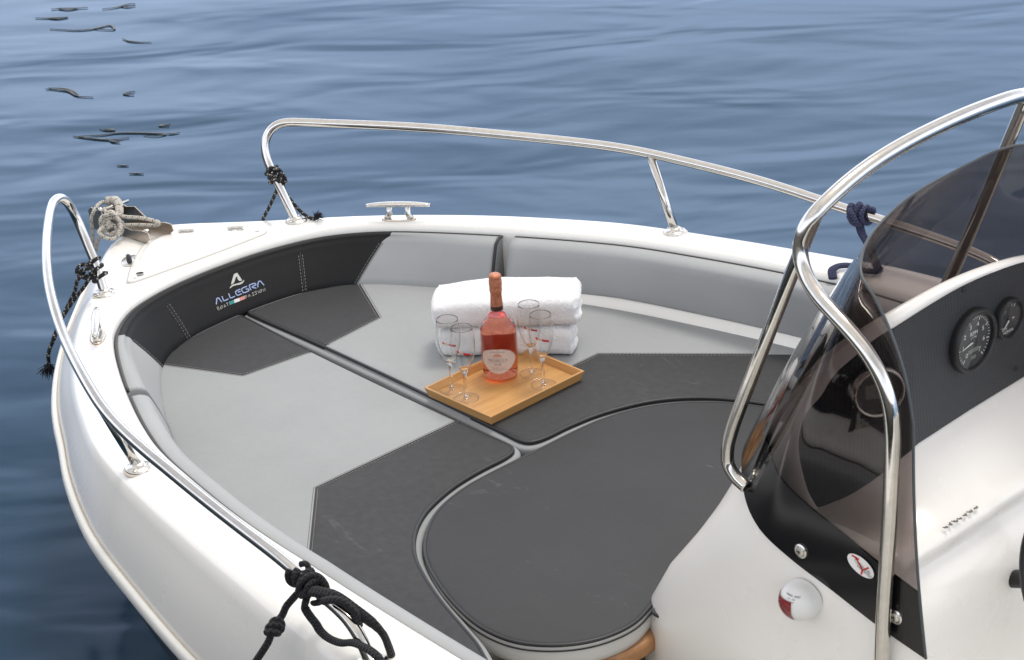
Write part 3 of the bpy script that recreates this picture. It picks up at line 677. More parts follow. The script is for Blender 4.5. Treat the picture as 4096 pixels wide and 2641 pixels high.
# ---------------------------------------------------------------- cleats
for s in (1, -1):
    A = (5.120, .507*s, zg(5.12)+.052); B = (4.945, .625*s, zg(4.945)+.052)
    d = unit(sub(B, A)); mid = lerp(A, B, .5); nv = unit(cross(d, (0, 0, 1))); L = length(sub(B, A))
    mb = MB()
    hp = [lerp(A, B, t) for t in [k/16. for k in range(17)]]
    hp = [add(p, (0, 0, -.004*(2*abs(k/16.-.5))**2.5)) for k, p in enumerate(hp)]
    mb.tube(hp, (lambda t: (.0052+.0028*(1-(2*abs(t-.5))**2), .0072+.0058*(1-(2*abs(t-.5))**2.2))), 14, flat=(0, 0, 1))
    for q in (-.03, .03):
        c = add(mid, mul(d, q)); z0 = zg(c[0])
        mb.tube([(c[0]+d[0]*q*.35, c[1]+d[1]*q*.35, z0+.002), (c[0], c[1], z0+.02), (c[0], c[1], z0+.05)], (lambda t: (.0125-.004*t, .0105-.0025*t)), 14, flat=nv)
    c0 = (mid[0], mid[1], zg(mid[0]))
    ring_ = [add(c0, add(mul(d, .054*cos(a)), mul(nv, .021*sin(a)))) for a in [2*pi*k/28 for k in range(28)]]
    mb.grid([ring_, [add(p, (0, 0, .003)) for p in ring_], [add(lerp(p, c0, .12), (0, 0, .0045)) for p in ring_]], False, True); mb.poly([add(lerp(p, c0, .12), (0, 0, .0045)) for p in ring_])
    cl = mb.build('mooring_cleat', 'cast', boat)
    mb = MB(); rr_ = [lerp(p, c0, -.07) for p in ring_]; mb.grid([[add(p, (0, 0, -.001)) for p in rr_], [add(p, (0, 0, .0016)) for p in rr_], [add(lerp(p, c0, .06), (0, 0, .0018)) for p in rr_]], False, True)
    MAT.setdefault('rust', simple('rust_stain', (.42, .25, .11), .8)); mb.build('rust_ring', 'rust', cl)

# ---------------------------------------------------------------- anchor locker hatch, hinges, latch
HATCH = [(5.318,.277),(5.40,.212),(5.492,.128),(5.548,.066),(5.566,.03),(5.568,-.01),(5.556,-.058),(5.50,-.112),(5.441,-.157),(5.37,-.212),(5.318,-.25),(5.30,-.235),(5.297,-.15),(5.296,-.05),(5.298,.05),(5.302,.12),(5.305,.20),(5.308,.255)]
hout = outline([tuple(p) for p in HATCH], .006, 4)
def dk(P, dz): return [(x, y, zg(x)+dz) for x, y in P]
mb = MB()
mb.grid([dk(hout, -.004), dk(hout, .004), dk(inset(hout, .0018), .0065), dk(inset(hout, .006), .008), dk(inset(hout, .020), .009), dk(inset(hout, .024), .0115), dk(inset(hout, .028), .0125)], False, True)
mb.poly(dk(inset(hout, .028), .0125), smooth=True)
hatch = mb.build('anchor_locker_hatch', 'gel', boat, smooth_angle=40)
mb = MB(); mb.tube(dk(inset(hout, -.003), .0004), .0024, 6, closed=True); MAT['groove'] = simple('grey_groove', (.52, .50, .46), .7); mb.build('hatch_gap', 'groove', boat)
def frame_on_deck(x, y, dirx): 
    d = unit((*dirx, -.062*dirx[0])); n = unit((.062, 0, 1)); e = cross(n, d); return d, e, n
for hx, hy in ((5.519, -.083), (5.402, -.192)):
    d, e, n = frame_on_deck(hx, hy, (.73, .68)); c = (hx, hy, zg(hx)+.008); mb = MB()
    for sg in (1, -1):
        q = [add(c, add(mul(d, a), mul(e, b*sg))) for a, b in ((-.026, .002), (.026, .002), (.020, .022), (.010, .031), (-.010, .031), (-.020, .022))]
        if sg < 0: q = [add(p, mul(n, -.006)) for p in q]
        mb.grid([[add(p, mul(n, .001)) for p in q], [add(p, mul(n, .004)) for p in q]], False, True, smooth=False); mb.poly([add(p, mul(n, .004)) for p in q])
        for a in (-.012, .012):
            p = add(c, add(mul(d, a), mul(e, .017*sg))); p = add(p, mul(n, .004 if sg > 0 else -.002))
            mb.lathe([(.0045, 0), (.0045, .0014), (.002, .002), (0, .002)], p, n, 10, 1)
    for k in range(4):
        mb.tube([add(add(c, mul(d, -.026+.013*k+.0006)), mul(n, .0055)), add(add(c, mul(d, -.026+.013*(k+1)-.0006)), mul(n, .0055))], .0058, 12)
    mb.build('hinge', ['cast', 'rusty'], hatch, smooth_angle=35)
# latch: stainless oval with a black turn knob, half on the deck and half on the hatch
d, e, n = frame_on_deck(5.477, .158, (.62, .78)); c = (5.472, .165, zg(5.472)+.001); mb = MB()
ov = [add(c, add(mul(d, .027*cos(a)), mul(e, .046*sin(a)))) for a in [2*pi*k/36 for k in range(36)]]
mb.grid([[add(p, mul(n, .0)) for p in ov], [add(p, mul(n, .0035)) for p in ov], [add(lerp(p, c, .1), mul(n, .005)) for p in ov]], False, True); mb.poly([add(lerp(p, c, .1), mul(n, .005)) for p in ov])
for a in (-.012, .012): mb.lathe([(.0042, .0095), (.0042, .0105), (0, .011)], add(add(c, mul(e, -.028)), mul(d, a)), n, 10)
latch = mb.build('hatch_latch', 'cast', hatch, smooth_angle=40)
mb = MB(); k0 = add(add(c, mul(e, .014)), mul(n, .005))
mb.lathe([(.0135, 0), (.014, .006), (.0125, .018), (.008, .0225), (0, .0235)], k0, n, 20, sx=.55, sy=1.1, e1=add(d, mul(e, .5))); mb.build('latch_knob', 'softblack', latch)
mb = MB(); mb.lathe([(.0135, .0132), (.0115, .0138), (.011, .0126), (0, .0126)], (5.329, .222, zg(5.329)), n, 24, mf=lambda i, j: 0 if i < 1 else 1); mb.build('finger_hole', ['groove', 'black'], hatch)

# ---------------------------------------------------------------- bow roller
mb = MB()
plate = [(5.533,.146),(5.541,.166),(5.579,.163),(5.632,.148),(5.682,.148),(5.75,.172),(5.80,.158),(5.846,.166),(5.872,.164),(5.889,.150),(5.884,.100),(5.860,.090),(5.826,.093),(5.698,.112),(5.562,.1262)]
for s in (1, -1):
    a = [(x, .047*s, z) for x, z in plate]; b = [(x, .043*s, z) for x, z in plate]
    mb.poly(a, flip=s > 0); mb.poly(b, flip=s < 0); mb.grid([a, b], False, True, smooth=False)
bp = [(5.532, .128), (5.562, .1265), (5.698, .1125), (5.80, .101)]
mb.grid([[(x, y, z+.003) for x, z in bp] for y in (-.047, .047)], smooth=False); mb.grid([[(x, y, z-.001) for x, z in bp] for y in (-.047, .047)], smooth=False)
for x, y in ((5.60, .02), (5.64, -.01)): mb.lathe([(.010, .004), (.010, .007), (.006, .010), (0, .010)], (x, y, .1235), (.062, 0, 1), 14, 1)
roller = mb.build('bow_roller', ['rusty', 'cast'], boat, smooth_angle=40)
mb = MB(); mb.lathe([(.0, -.041), (.030, -.041), (.033, -.037), (.021, -.006), (.021, .006), (.033, .037), (.030, .041), (0, .041)], (5.856, 0, .135), (0, 1, 0), 24); mb.build('roller_wheel', 'black', roller)
mb = MB(); mb.tube([(5.80, -.055, .175), (5.80, .055, .175)], .005, 12); mb.lathe([(.011, -.004), (.011, .004), (0, .004)], (5.80, .055, .175), (0, 1, 0), 12); mb.build('retaining_pin', 'cast', roller)

# ---------------------------------------------------------------- console
BASE = [(2.240,.375,.258),(2.36,.378,.285),(2.48,.38,.32),(2.60,.38,.352),(2.68,.375,.38),(2.735,.355,.405),(2.79,.315,.44),(2.85,.24,.475),(2.885,.12,.495),(2.895,0,.50)]
TOPW = [(2.293,.372,.78),(2.318,.370,.877),(2.356,.368,.956),(2.405,.36,1.015),(2.45,.345,1.043),(2.487,.308,1.064),(2.515,.245,1.075),(2.542,.165,1.078),(2.562,.085,1.083),(2.57,0,1.09)]
def mir(P): return list(P) + [(x, -y, z) for x, y, z in reversed(P[:-1])]
def smooth3t(P): return P[:5] + [add(mul(P[i], .5), mul(add(P[i-1], P[i+1]), .25)) for i in range(5, len(P)-5)] + P[-5:]
def samp(P): return resample_idx(spline(mir(P), 12), 12, len(mir(P)))
def resample_idx(S, n, m): return S
bS = spline(mir(BASE), 10); tS = spline(smooth3t(TOPW + [(2.575,-.085,1.087),(2.566,-.165,1.098),(2.553,-.245,1.107),(2.533,-.308,1.112),(2.49,-.345,1.09),(2.42,-.362,1.03),(2.356,-.368,.956),(2.318,-.370,.877),(2.293,-.372,.78)]), 10)          # same sample count, column i of the base belongs to column i of the top
NC = len(bS)
def flare(z): return interp(z, [-.13, -.01, .10, .25, .36, .44], [.315, .295, .235, .12, .045, 0.])
mb = MB(); rows = []
def wfront(i):
    s = abs(i/(NC-1.)-.5)*2                 # 0 front .. 1 aft
    return 1 - sstep(.43, .70, s)
bIn = []
N2 = normals2([(p[0], p[1]) for p in bS])
for i, p in enumerate(bS): bIn.append((p[0]-N2[i][0]*.006, p[1]-N2[i][1]*.006, p[2]))
levels = [None, .0, .03, .08, .16, .25, .36, .5, .7, .9, 1.]
for k, q in enumerate(levels):
    row = []
    for i, p in enumerate(bIn):
        if q is None: row.append((p[0]-N2[i][0]*-.0, p[1], p[2]+.0)); continue
        z = p[2]+(-.485-p[2])*q; 
        fl = (flare(z)-flare(p[2]))*wfront(i)*(.72 if abs(p[1]) < .2 else .72+.28*sstep(.2, .3, abs(p[1])))
        side = .010*sstep(0, .12, q)+.02*sstep(.1, .5, q)*(1-wfront(i))
        row.append((p[0]+fl + N2[i][0]*.004*sstep(0, .03, q), p[1]+N2[i][1]*side, z))
    rows.append(row)
mb.grid(rows[1:])
# inside rim of the side walls and the hood behind the windscreen
LIP_O = [(2.640,.280,.388),(2.680,.291,.440),(2.702,.299,.495),(2.712,.303,.535),(2.706,.302,.580),(2.690,.294,.640),(2.655,.279,.712),(2.600,.251,.778),(2.545,.214,.846),(2.514,.182,.879),(2.50,.073,.897),(2.50,-.026,.896),(2.50,-.163,.883),(2.50,-.28,.862),(2.50,-.345,.842),(2.505,-.366,.78),(2.51,-.366,.66),(2.515,-.366,.52)]
XPY = [-.4, .10, .16, .20, .228, .253, .266, .278, .284, .34]; XPX = [2.50, 2.50, 2.506, 2.528, 2.560, 2.600, 2.622, 2.650, 2.665, 2.72]
def xd(y): return interp(y, XPY, XPX)
def pan_top(y): return interp(y, [-.345, -.335, -.28, -.129, -.028, .071, .169, .202, .226, .252, .265, .278, .2835], [.78, .83, .85, .869, .872, .867, .854, .831, .795, .742, .694, .645, .575])
def pan_bot(y): return interp(y, [-.345, -.335, -.1, .077, .16, .2, .228, .253, .266, .275, .280, .2835], [.60, .556, .550, .541, .517, .488, .455, .424, .412, .452, .495, .560])
PANL = [(2.622,.266,.412),(2.643,.275,.452),(2.655,.280,.495),(2.664,.2835,.545),(2.663,.2832,.590),(2.650,.278,.643),(2.620,.265,.692),(2.599,.252,.740),(2.558,.226,.795),(2.530,.202,.831),(2.506,.169,.854),(2.50,.071,.867),(2.50,-.028,.872),(2.50,-.129,.869),(2.50,-.28,.85),(2.50,-.335,.83),(2.50,-.345,.78),(2.50,-.345,.66),(2.50,-.34,.555)]
lo = resample(spline(LIP_O, 8), 140); li = resample(spline(PANL, 8), 140)
n = len(lo)
# lip: from the hood's outer edge, over a rounded rim, to the panel
rim = [lo, [(p[0]-.008, p[1], p[2]+.001) for p in lo], [add(lerp(p, q, .35), (-.017, 0, 0)) for p, q in zip(lo, li)], [add(lerp(p, q, .75), (-.017, 0, 0)) for p, q in zip(lo, li)], [add(lerp(p, q, .98), (-.010, 0, 0)) for p, q in zip(lo, li)], [add(q, (.004, 0, 0)) for q in li]]
mb.grid(rim)
fb = [p for p in bIn if True]
fr = resample(bIn[42:NC-40], n)
hood = []
for t in (0, .15, .35, .55, .75, .9, 1.):
    hood.append([add(lerp(a, b, t), (0, 0, .03*sin(pi*t)*(1 if abs(a[1]) < .2 else 0))) for a, b in zip(lo, fr)])
mb.grid(hood)
# shelf below the dash: slopes aft to a rounded nose, then drops to the console's aft face
ys = [-.372+.744*k/40 for k in range(41)]
def zb_(y): return interp(y, [-.34, -.1, .077, .16, .2, .228, .253, .266, .36], [.555, .550, .541, .517, .488, .455, .424, .412, .395])
prof_rows = []
for y in ys:
    zt = zb_(y); x0 = interp(y, [.10, .16, .2, .228, .253, .266, .36], [2.50, 2.506, 2.528, 2.56, 2.60, 2.622, 2.66])
    e = sstep(.335, .35, abs(y)); nz = .432-.006*(y > 0) - .03*e
    pr = [(x0+.01, zt+.002), (lerp((x0,), (2.372,), .5)[0], zt+(nz-zt)*.55), (2.375, nz+.012), (2.352, nz+.004), (2.338, nz-.008), (2.336, nz-.024), (2.349-.03*e, nz-.040), (2.346-.03*e, nz-.055), (2.315-.01*e, .34), (2.292, .27), (2.286, .20), (2.284, 0.), (2.284, -.485)]
    prof_rows.append([(x, y, z) for x, z in pr])
mb.grid(prof_rows)
# side infill between shelf ends and side walls
for s in (1, -1):
    edge = [(p[0], p[1], p[2]) for p in (prof_rows[-1] if s > 0 else prof_rows[0])][:9]
    wall = resample([p for p in (bIn[:45] if s > 0 else bIn[-45:][::-1])][::-1], 9)
    mb.grid([edge, wall])
console = mb.build('console', 'console', boat, smooth_angle=60)

def carbon():
    M = NT('woven_dash_film'); X = M.xyz()
    a = M.math('SINE', M.math('MULTIPLY', M.math('ADD', X[1], X[2]), 2*pi/.0105)); b = M.math('SINE', M.math('MULTIPLY', M.math('SUBTRACT', X[1], X[2]), 2*pi/.0105))
    h = M.math('MULTIPLY', a, b)
    c = M.mix(M.ramp(h, -.6, .8), (.010, .0105, .012), (.036, .037, .042))
    M.bsdf(Base_Color=c, Roughness=.42, Normal=M.bump(h, .5, .0015)); return M.m
MAT['carbon'] = carbon()
ysp = [-.345 + .6285*(1-(1-k/110.)**1.6) for k in range(111)]
mb = MB(); mb.grid([[(xd(y)-.0012, y, pan_bot(y)+(pan_top(y)-pan_bot(y))*t/12.) for t in range(13)] for y in ysp]); dash = mb.build('dash_panel', 'carbon', boat)
MAT['dial'] = simple('dial_face', (.035, .037, .038), .5); MAT['mark'] = simple('dial_print', (.78, .78, .76), .6); MAT['lens'] = thin_glass('gauge_lens', (.93, .93, .93), 1.5)
MAT['needle'] = simple('white_needle', (.82, .82, .80), .5); MAT['lcd'] = simple('lcd', (.16, .17, .15), .4)
def gauge(name, y, z, r, kind):
    x = xd(y)-.0015; sl = .6 if kind == 'clock' else 0.; x -= .006 if kind == 'clock' else 0
    ax = unit((-1, sl, 0)); rt = unit(cross((0, 0, 1), ax)); rt = mul(rt, 1); 
    right = unit(cross((0, 0, 1), ax)); up = (0, 0, 1); c = (x, y, z)
    # seen from aft the right-hand side is starboard
    if right[1] > 0: right = mul(right, -1)
    def P(a, b, o): return add(c, add(mul(right, a), add(mul(up, b), mul(ax, o))))
    mb = MB(); mb.lathe([(r*1.03, -.002), (r*1.05, .010), (r*1.0, .020), (r*.955, .022), (r*.90, .020), (r*.885, .014), (r*.88, .009)], c, ax, 40)
    g = mb.build(name, 'black' if kind != 'clock' else 'cast', boat)
    mb = MB(); mb.lathe([(r*.89, .009), (0, .009)], c, ax, 40); 
    dl = mb
    if kind == 'rpm':
        for k in range(0, 36):
            t = k/35.; a = radians(232-284*t); big = k % 5 == 0
            r0, r1 = r*.80, r*(.66 if big else .72); w = .0011 if big else .0007
            ca, sa = cos(a), sin(a); q = [P(ca*rr-sa*ww, sa*rr+ca*ww, .0098) for rr, ww in ((r0, w), (r0, -w), (r1, -w), (r1, w))]
            k0 = dl.add(q); dl.face((k0, k0+1, k0+2, k0+3), 1, None, False)
        for k in range(8):
            a = radians(232-284*k/7.); put_text(dl, str(k), r*.22, lambda X, Y, a=a: P(cos(a)*r*.52+X, sin(a)*r*.52+Y, .0098), 1)
        put_text(dl, 'RPM', r*.20, lambda X, Y: P(X, Y+r*.24, .0098), 1); put_text(dl, 'x1000', r*.11, lambda X, Y: P(X, Y+r*.10, .0098), 1)
        q = [P(a, b, .0099) for a, b in ((-r*.26, -r*.26), (r*.26, -r*.26), (r*.26, -r*.40), (-r*.26, -r*.40))]; k0 = dl.add(q); dl.face((k0, k0+1, k0+2, k0+3), 2, None, False)
        q = [P(a, b, .0099) for a, b in ((-r*.10, -r*.5), (r*.14, -r*.5), (r*.14, -r*.62), (-r*.10, -r*.62))]; k0 = dl.add(q); dl.face((k0, k0+1, k0+2, k0+3), 2, None, False)
        na = radians(192)
    elif kind == 'trim':
        for k in range(9):
            a = radians(215-160*k/8.); ca, sa = cos(a), sin(a); q = [P(ca*rr-sa*ww, sa*rr+ca*ww, .0098) for rr, ww in ((r*.78, .0008), (r*.78, -.0008), (r*.62, -.0008), (r*.62, .0008))]
            k0 = dl.add(q); dl.face((k0, k0+1, k0+2, k0+3), 1, None, False)
        put_text(dl, 'UP', r*.24, lambda X, Y: P(X-r*.40, Y+r*.42, .0098), 1); put_text(dl, 'DN', r*.24, lambda X, Y: P(X-r*.30, Y-r*.46, .0098), 1)
        put_text(dl, 'TRIM', r*.20, lambda X, Y: P(X+r*.22, Y-r*.10, .0098), 1); put_text(dl, 'HONDA', r*.22, lambda X, Y: P(X, Y-r*.68, .0098), 1)
        na = radians(222)
    else:
        q = [P(a, b, .0099) for a, b in ((-r*.52, r*.30), (r*.10, r*.36), (r*.10, -r*.30), (-r*.46, -r*.30))]; k0 = dl.add(q); dl.face((k0, k0+1, k0+2, k0+3), 2, None, False)
        for b in (-.3, 0, .3):
            q = [P(r*.42+aa, r*b+bb, .0099) for aa, bb in ((-.007, .002), (.007, .002), (.007, -.002), (-.007, -.002))]; k0 = dl.add(q); dl.face((k0, k0+1, k0+2, k0+3), 1, None, False)
        na = None
    dl.build('dial', ['dial', 'mark', 'lcd'], g, fixn=False)
    if na is not None:
        mb = MB(); tip = P(cos(na)*r*.62, sin(na)*r*.62, .0125); hub = P(-cos(na)*r*.1, -sin(na)*r*.1, .0125)
        mb.tube([hub, tip], (lambda t: .0022*(1-.72*t)), 8); mb.lathe([(r*.11, .009), (r*.11, .0155), (0, .016)], c, ax, 20, 1); mb.build('needle', ['needle', 'dial'], g)
    mb = MB(); mb.lathe([(r*.885, .0165), (r*.5, .0172), (0, .0175)], c, ax, 32); mb.build('gauge_glass', 'lens', g)
gauge('rev_counter', -.093, .727, .071, 'rpm'); gauge('trim_gauge', -.219, .734, .046, 'trim'); gauge('depth_display', .198, .712, .056, 'clock')
mb = MB(); c = (2.606, .257, .592); mb.lathe([(.023, -.01), (.024, .006), (.021, .012), (.019, .013), (.019, .020), (.016, .023), (0, .023)], c, unit((-1, .8, 0)), 24); mb.box(add(c, (-.012, .012, .021)), (.008, .012, .010), bev=.002); mb.build('power_socket', 'black', dash)
for y, z in ((-.062, .856), (-.272, .588), (.15, .56)):
    mb = MB(); mb.lathe([(.006, -.001), (.006, .002), (.0025, .003), (0, .002)], (xd(y)-.002, y, z), (-1, 0, 0), 12); mb.build('panel_screw', 'black' if y < .2 else 'cast', dash)
# scuffed paint on the shelf nose
mb = MB()
for k in range(7):
    y0 = .18-.017*k+random.uniform(-.004, .004); L = random.uniform(.008, .02)
    q = [(2.351+random.uniform(-.003, .004)-.004*sin(pi*t/6.), y0-L*t/6., .4365+.0006) for t in range(7)]
    mb.tube(q, (lambda t: (.0012, .0028*sin(pi*clamp(t, .06, .94))+.0004)), 6, flat=(0, 0, 1))
mb.build('scratch', simple('bare_scratch', (.16, .15, .14), .8), console)

# steering wheel behind the console
mb = MB(); cw = (2.12, .0, .325); axw = unit((-.86, 0, .5)); e1 = (0, 1, 0); e2 = cross(axw, e1)
ringp = [add(cw, add(mul(e1, .172*cos(a)), mul(e2, .172*sin(a)))) for a in [2*pi*k/64 for k in range(64)]]
mb.tube(ringp, .0145, 14, closed=True)
wh = mb.build('steering_wheel', 'black', boat)
mb = MB()
for a in (pi/2+.2, pi/2+2*pi/3, pi/2+4*pi/3): mb.tube([add(cw, mul(axw, -.03)), add(cw, add(mul(e1, .1*cos(a)), mul(e2, .1*sin(a)))), add(cw, add(mul(e1, .18*cos(a)), mul(e2, .18*sin(a))))], (lambda t: (.004, .016-.005*t)), 12, flat=axw)
mb.build('wheel_spoke', 'steel', wh)
mb = MB(); mb.lathe([(.035, -.04), (.042, -.012), (.03, .004), (0, .006)], cw, axw, 24); mb.tube([add(cw, mul(axw, -.03)), (2.30, .0, .25)], .02, 14); mb.build('wheel_hub', 'black', wh)

# ---------------------------------------------------------------- windscreen
def tint_acrylic():
    M = NT('smoked_acrylic'); f = schlick(M, 1.49)
    t = M.n('ShaderNodeBsdfTransparent', Color=(.51, .474, .464)); g = M.n('ShaderNodeBsdfGlossy', Color=(1, 1, 1), Roughness=.015)
    mx = M.n('ShaderNodeMixShader'); M.put(mx.inputs[0], f); M.t.links.new(t.outputs[0], mx.inputs[1]); M.t.links.new(g.outputs[0], mx.inputs[2])
    M.surf(mx.outputs[0]); return M.m
MAT['tint'] = tint_acrylic(); MAT['band'] = simple('black_masking_band', (.006, .006, .007), .12); MAT['edge'] = simple('acrylic_edge', (.055, .062, .068), .35)
mb = MB(); BH = .150; K = 16
cols = []
for a, b in zip(bS, tS):
    dz = b[2]-a[2]; tb = min(.6, BH/max(dz, .01)); col = []
    ts = [tb*k/4. for k in range(4)] + [tb+(1-tb)*k/K for k in range(K+1)]
    for t in ts:
        bow = .018*sin(pi*t)*(1 if abs(a[1]) < .34 else .35)
        p = lerp(a, b, t); col.append((p[0]+bow, p[1]+(.004*sin(pi*t)*(1 if a[1] > 0 else -1) if abs(a[1]) > .3 else 0), p[2]))
    cols.append(col)
nb = NC
N3 = normals2([(c[8][0], c[8][1]) for c in cols])
TH = .0045
ins = [[(p[0]-N3[i][0]*TH, p[1]-N3[i][1]*TH, p[2]) for p in c] for i, c in enumerate(cols)]
mb.grid(cols, mf=lambda i, j: 1 if j < 4 else 0); mb.grid(ins, mf=lambda i, j: 1 if j < 4 else 0, flip=True)
topo = [c[-1] for c in cols]; topi = [c[-1] for c in ins]
mb.grid([cols[0], ins[0]], m=2); mb.grid([cols[-1], ins[-1]], m=2); mb.grid([topo, topi], m=2); mb.grid([[c[0] for c in cols], [c[0] for c in ins]], m=1)
wsn = mb.build('windscreen', ['tint', 'band', 'edge'], boat, smooth_angle=50)
edge = [cols[0][j] for j in range(len(cols[0]))] + [c[-1] for c in cols[1:-1]] + cols[-1][::-1]
mid_edge = [lerp(a, b, .5) for a, b in zip([cols[0][j] for j in range(len(cols[0]))] + topo[1:-1] + cols[-1][::-1], [ins[0][j] for j in range(len(ins[0]))] + topi[1:-1] + ins[-1][::-1])]
mb = MB(); mb.tube(mid_edge, .0031, 8); mb.build('screen_edge', 'edge', wsn)
def side_pt(x, z):
    """outer face of the windscreen's near side at (x, z)"""
    best = min(((abs(p[0]-x)+abs(p[2]-z)), p) for c in cols[:60] for p in c if p[1] > 0)[1]
    return (x, best[1], z)
for x, z in ((2.565, .383), (2.314, .329)):
    c = side_pt(x, z); mb = MB(); mb.lathe([(.0165, -.001), (.0165, .0022), (.0135, .004), (.0105, .0028), (.0095, .003), (.0095, .0062), (.006, .0076), (0, .0076)], (c[0], c[1]+.001, c[2]), (0, 1, 0), 24); mb.box((c[0], c[1]+.0088, c[2]), (.008, .0008, .0016), m=1); mb.box((c[0], c[1]+.0088, c[2]), (.0016, .0008, .008), m=1); mb.build('screen_screw', ['cast', 'black'], wsn, smooth_angle=40)
# oval sticker on the masking band
MAT['sticker'] = simple('sticker_white', (.74, .73, .70), .5); MAT['red'] = simple('sticker_red', (.60, .03, .025), .5); MAT['ink'] = simple('sticker_ink', (.03, .03, .03), .6)
c = side_pt(2.405, .414); th = radians(14); mb = MB()
def SP(a, b, o=.0): return (c[0]-(a*cos(th)-b*sin(th)*0)+0, c[1]+.0026+o, c[2]-a*sin(th)*.75+b)
mb.poly([SP(.036*cos(t), .0215*sin(t)) for t in [2*pi*k/36 for k in range(36)]])
for q in ([(-.024, .012), (-.004, .0135)], [(-.014, .0135), (.006, -.006), (.022, .009)], [(.006, -.006), (.002, -.019)]):
    mb.ribbon([SP(a, b, .0005) for a, b in q], .0042, (0, 1, 0), 1, .0003)
put_text(mb, 'Collinardi', .0105, lambda X, Y: SP(X+.005, Y+.002-X*.18, .0012), 2); put_text(mb, 'VINCENZO', .0085, lambda X, Y: SP(X+.012, Y-.0075-X*.18, .0012), 2)
mb.build('oval_sticker', ['sticker', 'red', 'ink'], wsn, merge=0)

# ---------------------------------------------------------------- grab rail round the windscreen
HOOP = [(2.350,.383,-.06),(2.336,.398,.02),(2.331,.40,.10),(2.33,.4,.227),(2.33,.4,.29),(2.329,.4,.381),(2.324,.4,.471),(2.32,.4,.558),(2.319,.4,.644),(2.318,.4,.708),(2.318,.4,.778),(2.326,.4,.827),(2.342,.4,.862),(2.366,.4,.9),(2.395,.4,.925),(2.432,.397,.95),(2.475,.392,.968),(2.528,.382,.988),(2.566,.372,1.013),(2.586,.365,1.042),(2.593,.36,1.073),(2.587,.357,1.106),(2.57,.347,1.139),(2.57,.300,1.157),(2.57,.228,1.181),(2.57,.155,1.195),(2.57,.061,1.206),(2.57,-.035,1.209),(2.57,-.134,1.210),(2.57,-.235,1.207),(2.57,-.349,1.197)]
HOOP += [(2.572,-.40,1.184),(2.582,-.428,1.15),(2.592,-.425,1.10),(2.575,-.41,1.03),(2.528,-.405,.988),(2.475,-.402,.968),(2.432,-.397,.95),(2.366,-.4,.9),(2.326,-.4,.827),(2.318,-.4,.708),(2.32,-.4,.558),(2.329,-.4,.381),(2.331,-.4,.10),(2.35,-.383,-.06)]
hoop = spline(smooth3(HOOP, 1), 6)
mb = MB(); mb.tube(hoop, .0162, 24); gr = mb.build('grab_rail', 'steel', boat)
STAY = [(2.565,.345,1.134),(2.622,.343,1.009),(2.679,.343,.864),(2.732,.343,.729),(2.770,.343,.641),(2.797,.343,.565),(2.811,.343,.515),(2.807,.343,.485),(2.790,.343,.462),(2.755,.34,.447)]
for s in (1, -1):
    P = [(x, y*s, z) for x, y, z in STAY]
    P[0] = min(hoop, key=lambda h: length(sub(h, (2.571, .338*s, 1.142))) if h[0] > 2.5 and h[2] > 1.1 else 9)
    if s < 0: P[0] = (2.572, -.368, 1.190); P[1] = (2.622, -.35, 1.03)
    mb = MB(); mb.tube(spline(smooth3(P, 1), 8), .0150, 20); mb.build('rail_stay', 'steel', gr)

# ---------------------------------------------------------------- navigation light on the console's near side
MAT['lamp'] = simple('lamp_white', (.70, .70, .68), .3); 
def redlens():
    M = NT('red_lens'); M.bsdf(Base_Color=(.22, .003, .006), Roughness=.12, Coat_Weight=1., Transmission_Weight=.15, Normal=M.bump(M.math('SINE', M.math('MULTIPLY', M.xyz()[2], 900)), .25, .002)); return M.m
MAT['redlens'] = redlens()
c = (2.553, .392, .272); mb = MB(); rx, rz, ry = .048, .043, .046; R = []
for i in range(17):
    t = i/16.*pi/2; R.append([(c[0]+rx*cos(a)*cos(t)**.8, c[1]-.012+ry*sin(t)+.012*(t > 0), c[2]+rz*sin(a)*cos(t)**.8) for a in [2*pi*j/40 for j in range(40)]])
def lens(i, j):
    a = 2*pi*(j+.5)/40; X = cos(a)*cos(i/16.*pi/2); Zz = sin(a)*cos(i/16.*pi/2)
    return 1 if (X > .22 and -.78 < Zz < .20) else 0
mb.grid(R, False, True, mf=lambda i, j: 0)
nav = mb.build('navigation_light', ['lamp'], boat)
mb = MB()
def NP(al, be, o):   # al: angle round, be: latitude
    return (c[0]+(rx+o)*cos(al)*cos(be)**.8, c[1]+(ry+o)*sin(be), c[2]+(rz+o)*sin(al)*cos(be)**.8)
def inv(X, Zz):       # X, Z as fractions of the radii
    r = min(.999, sqrt(X*X+Zz*Zz)); be = math.acos(r**1.25); return math.atan2(Zz, X), be
g = []
for i in range(15):
    zf = .40-1.12*i/14.; row = []
    for j in range(13):
        x0 = -.20+.05*zf; x1 = sqrt(max(.02, .985-zf*zf)); row.append(NP(*inv(x0+(x1-x0)*j/12., zf), .0016))
    g.append(row)
mb.grid(g); mb.build('red_lens', 'redlens', nav)
mb = MB()
for k, (tx, sz) in enumerate((('MARINE - PORT', .0046), ('12V - 10W', .004), ('1-112 UP', .004))):
    put_text(mb, tx, sz, lambda X, Y, k=k: NP(*inv(-(X+.006)/rx, .66-.13*k+Y/rz), .0012), 0)
mb.build('lamp_print', 'ink', nav, merge=0)
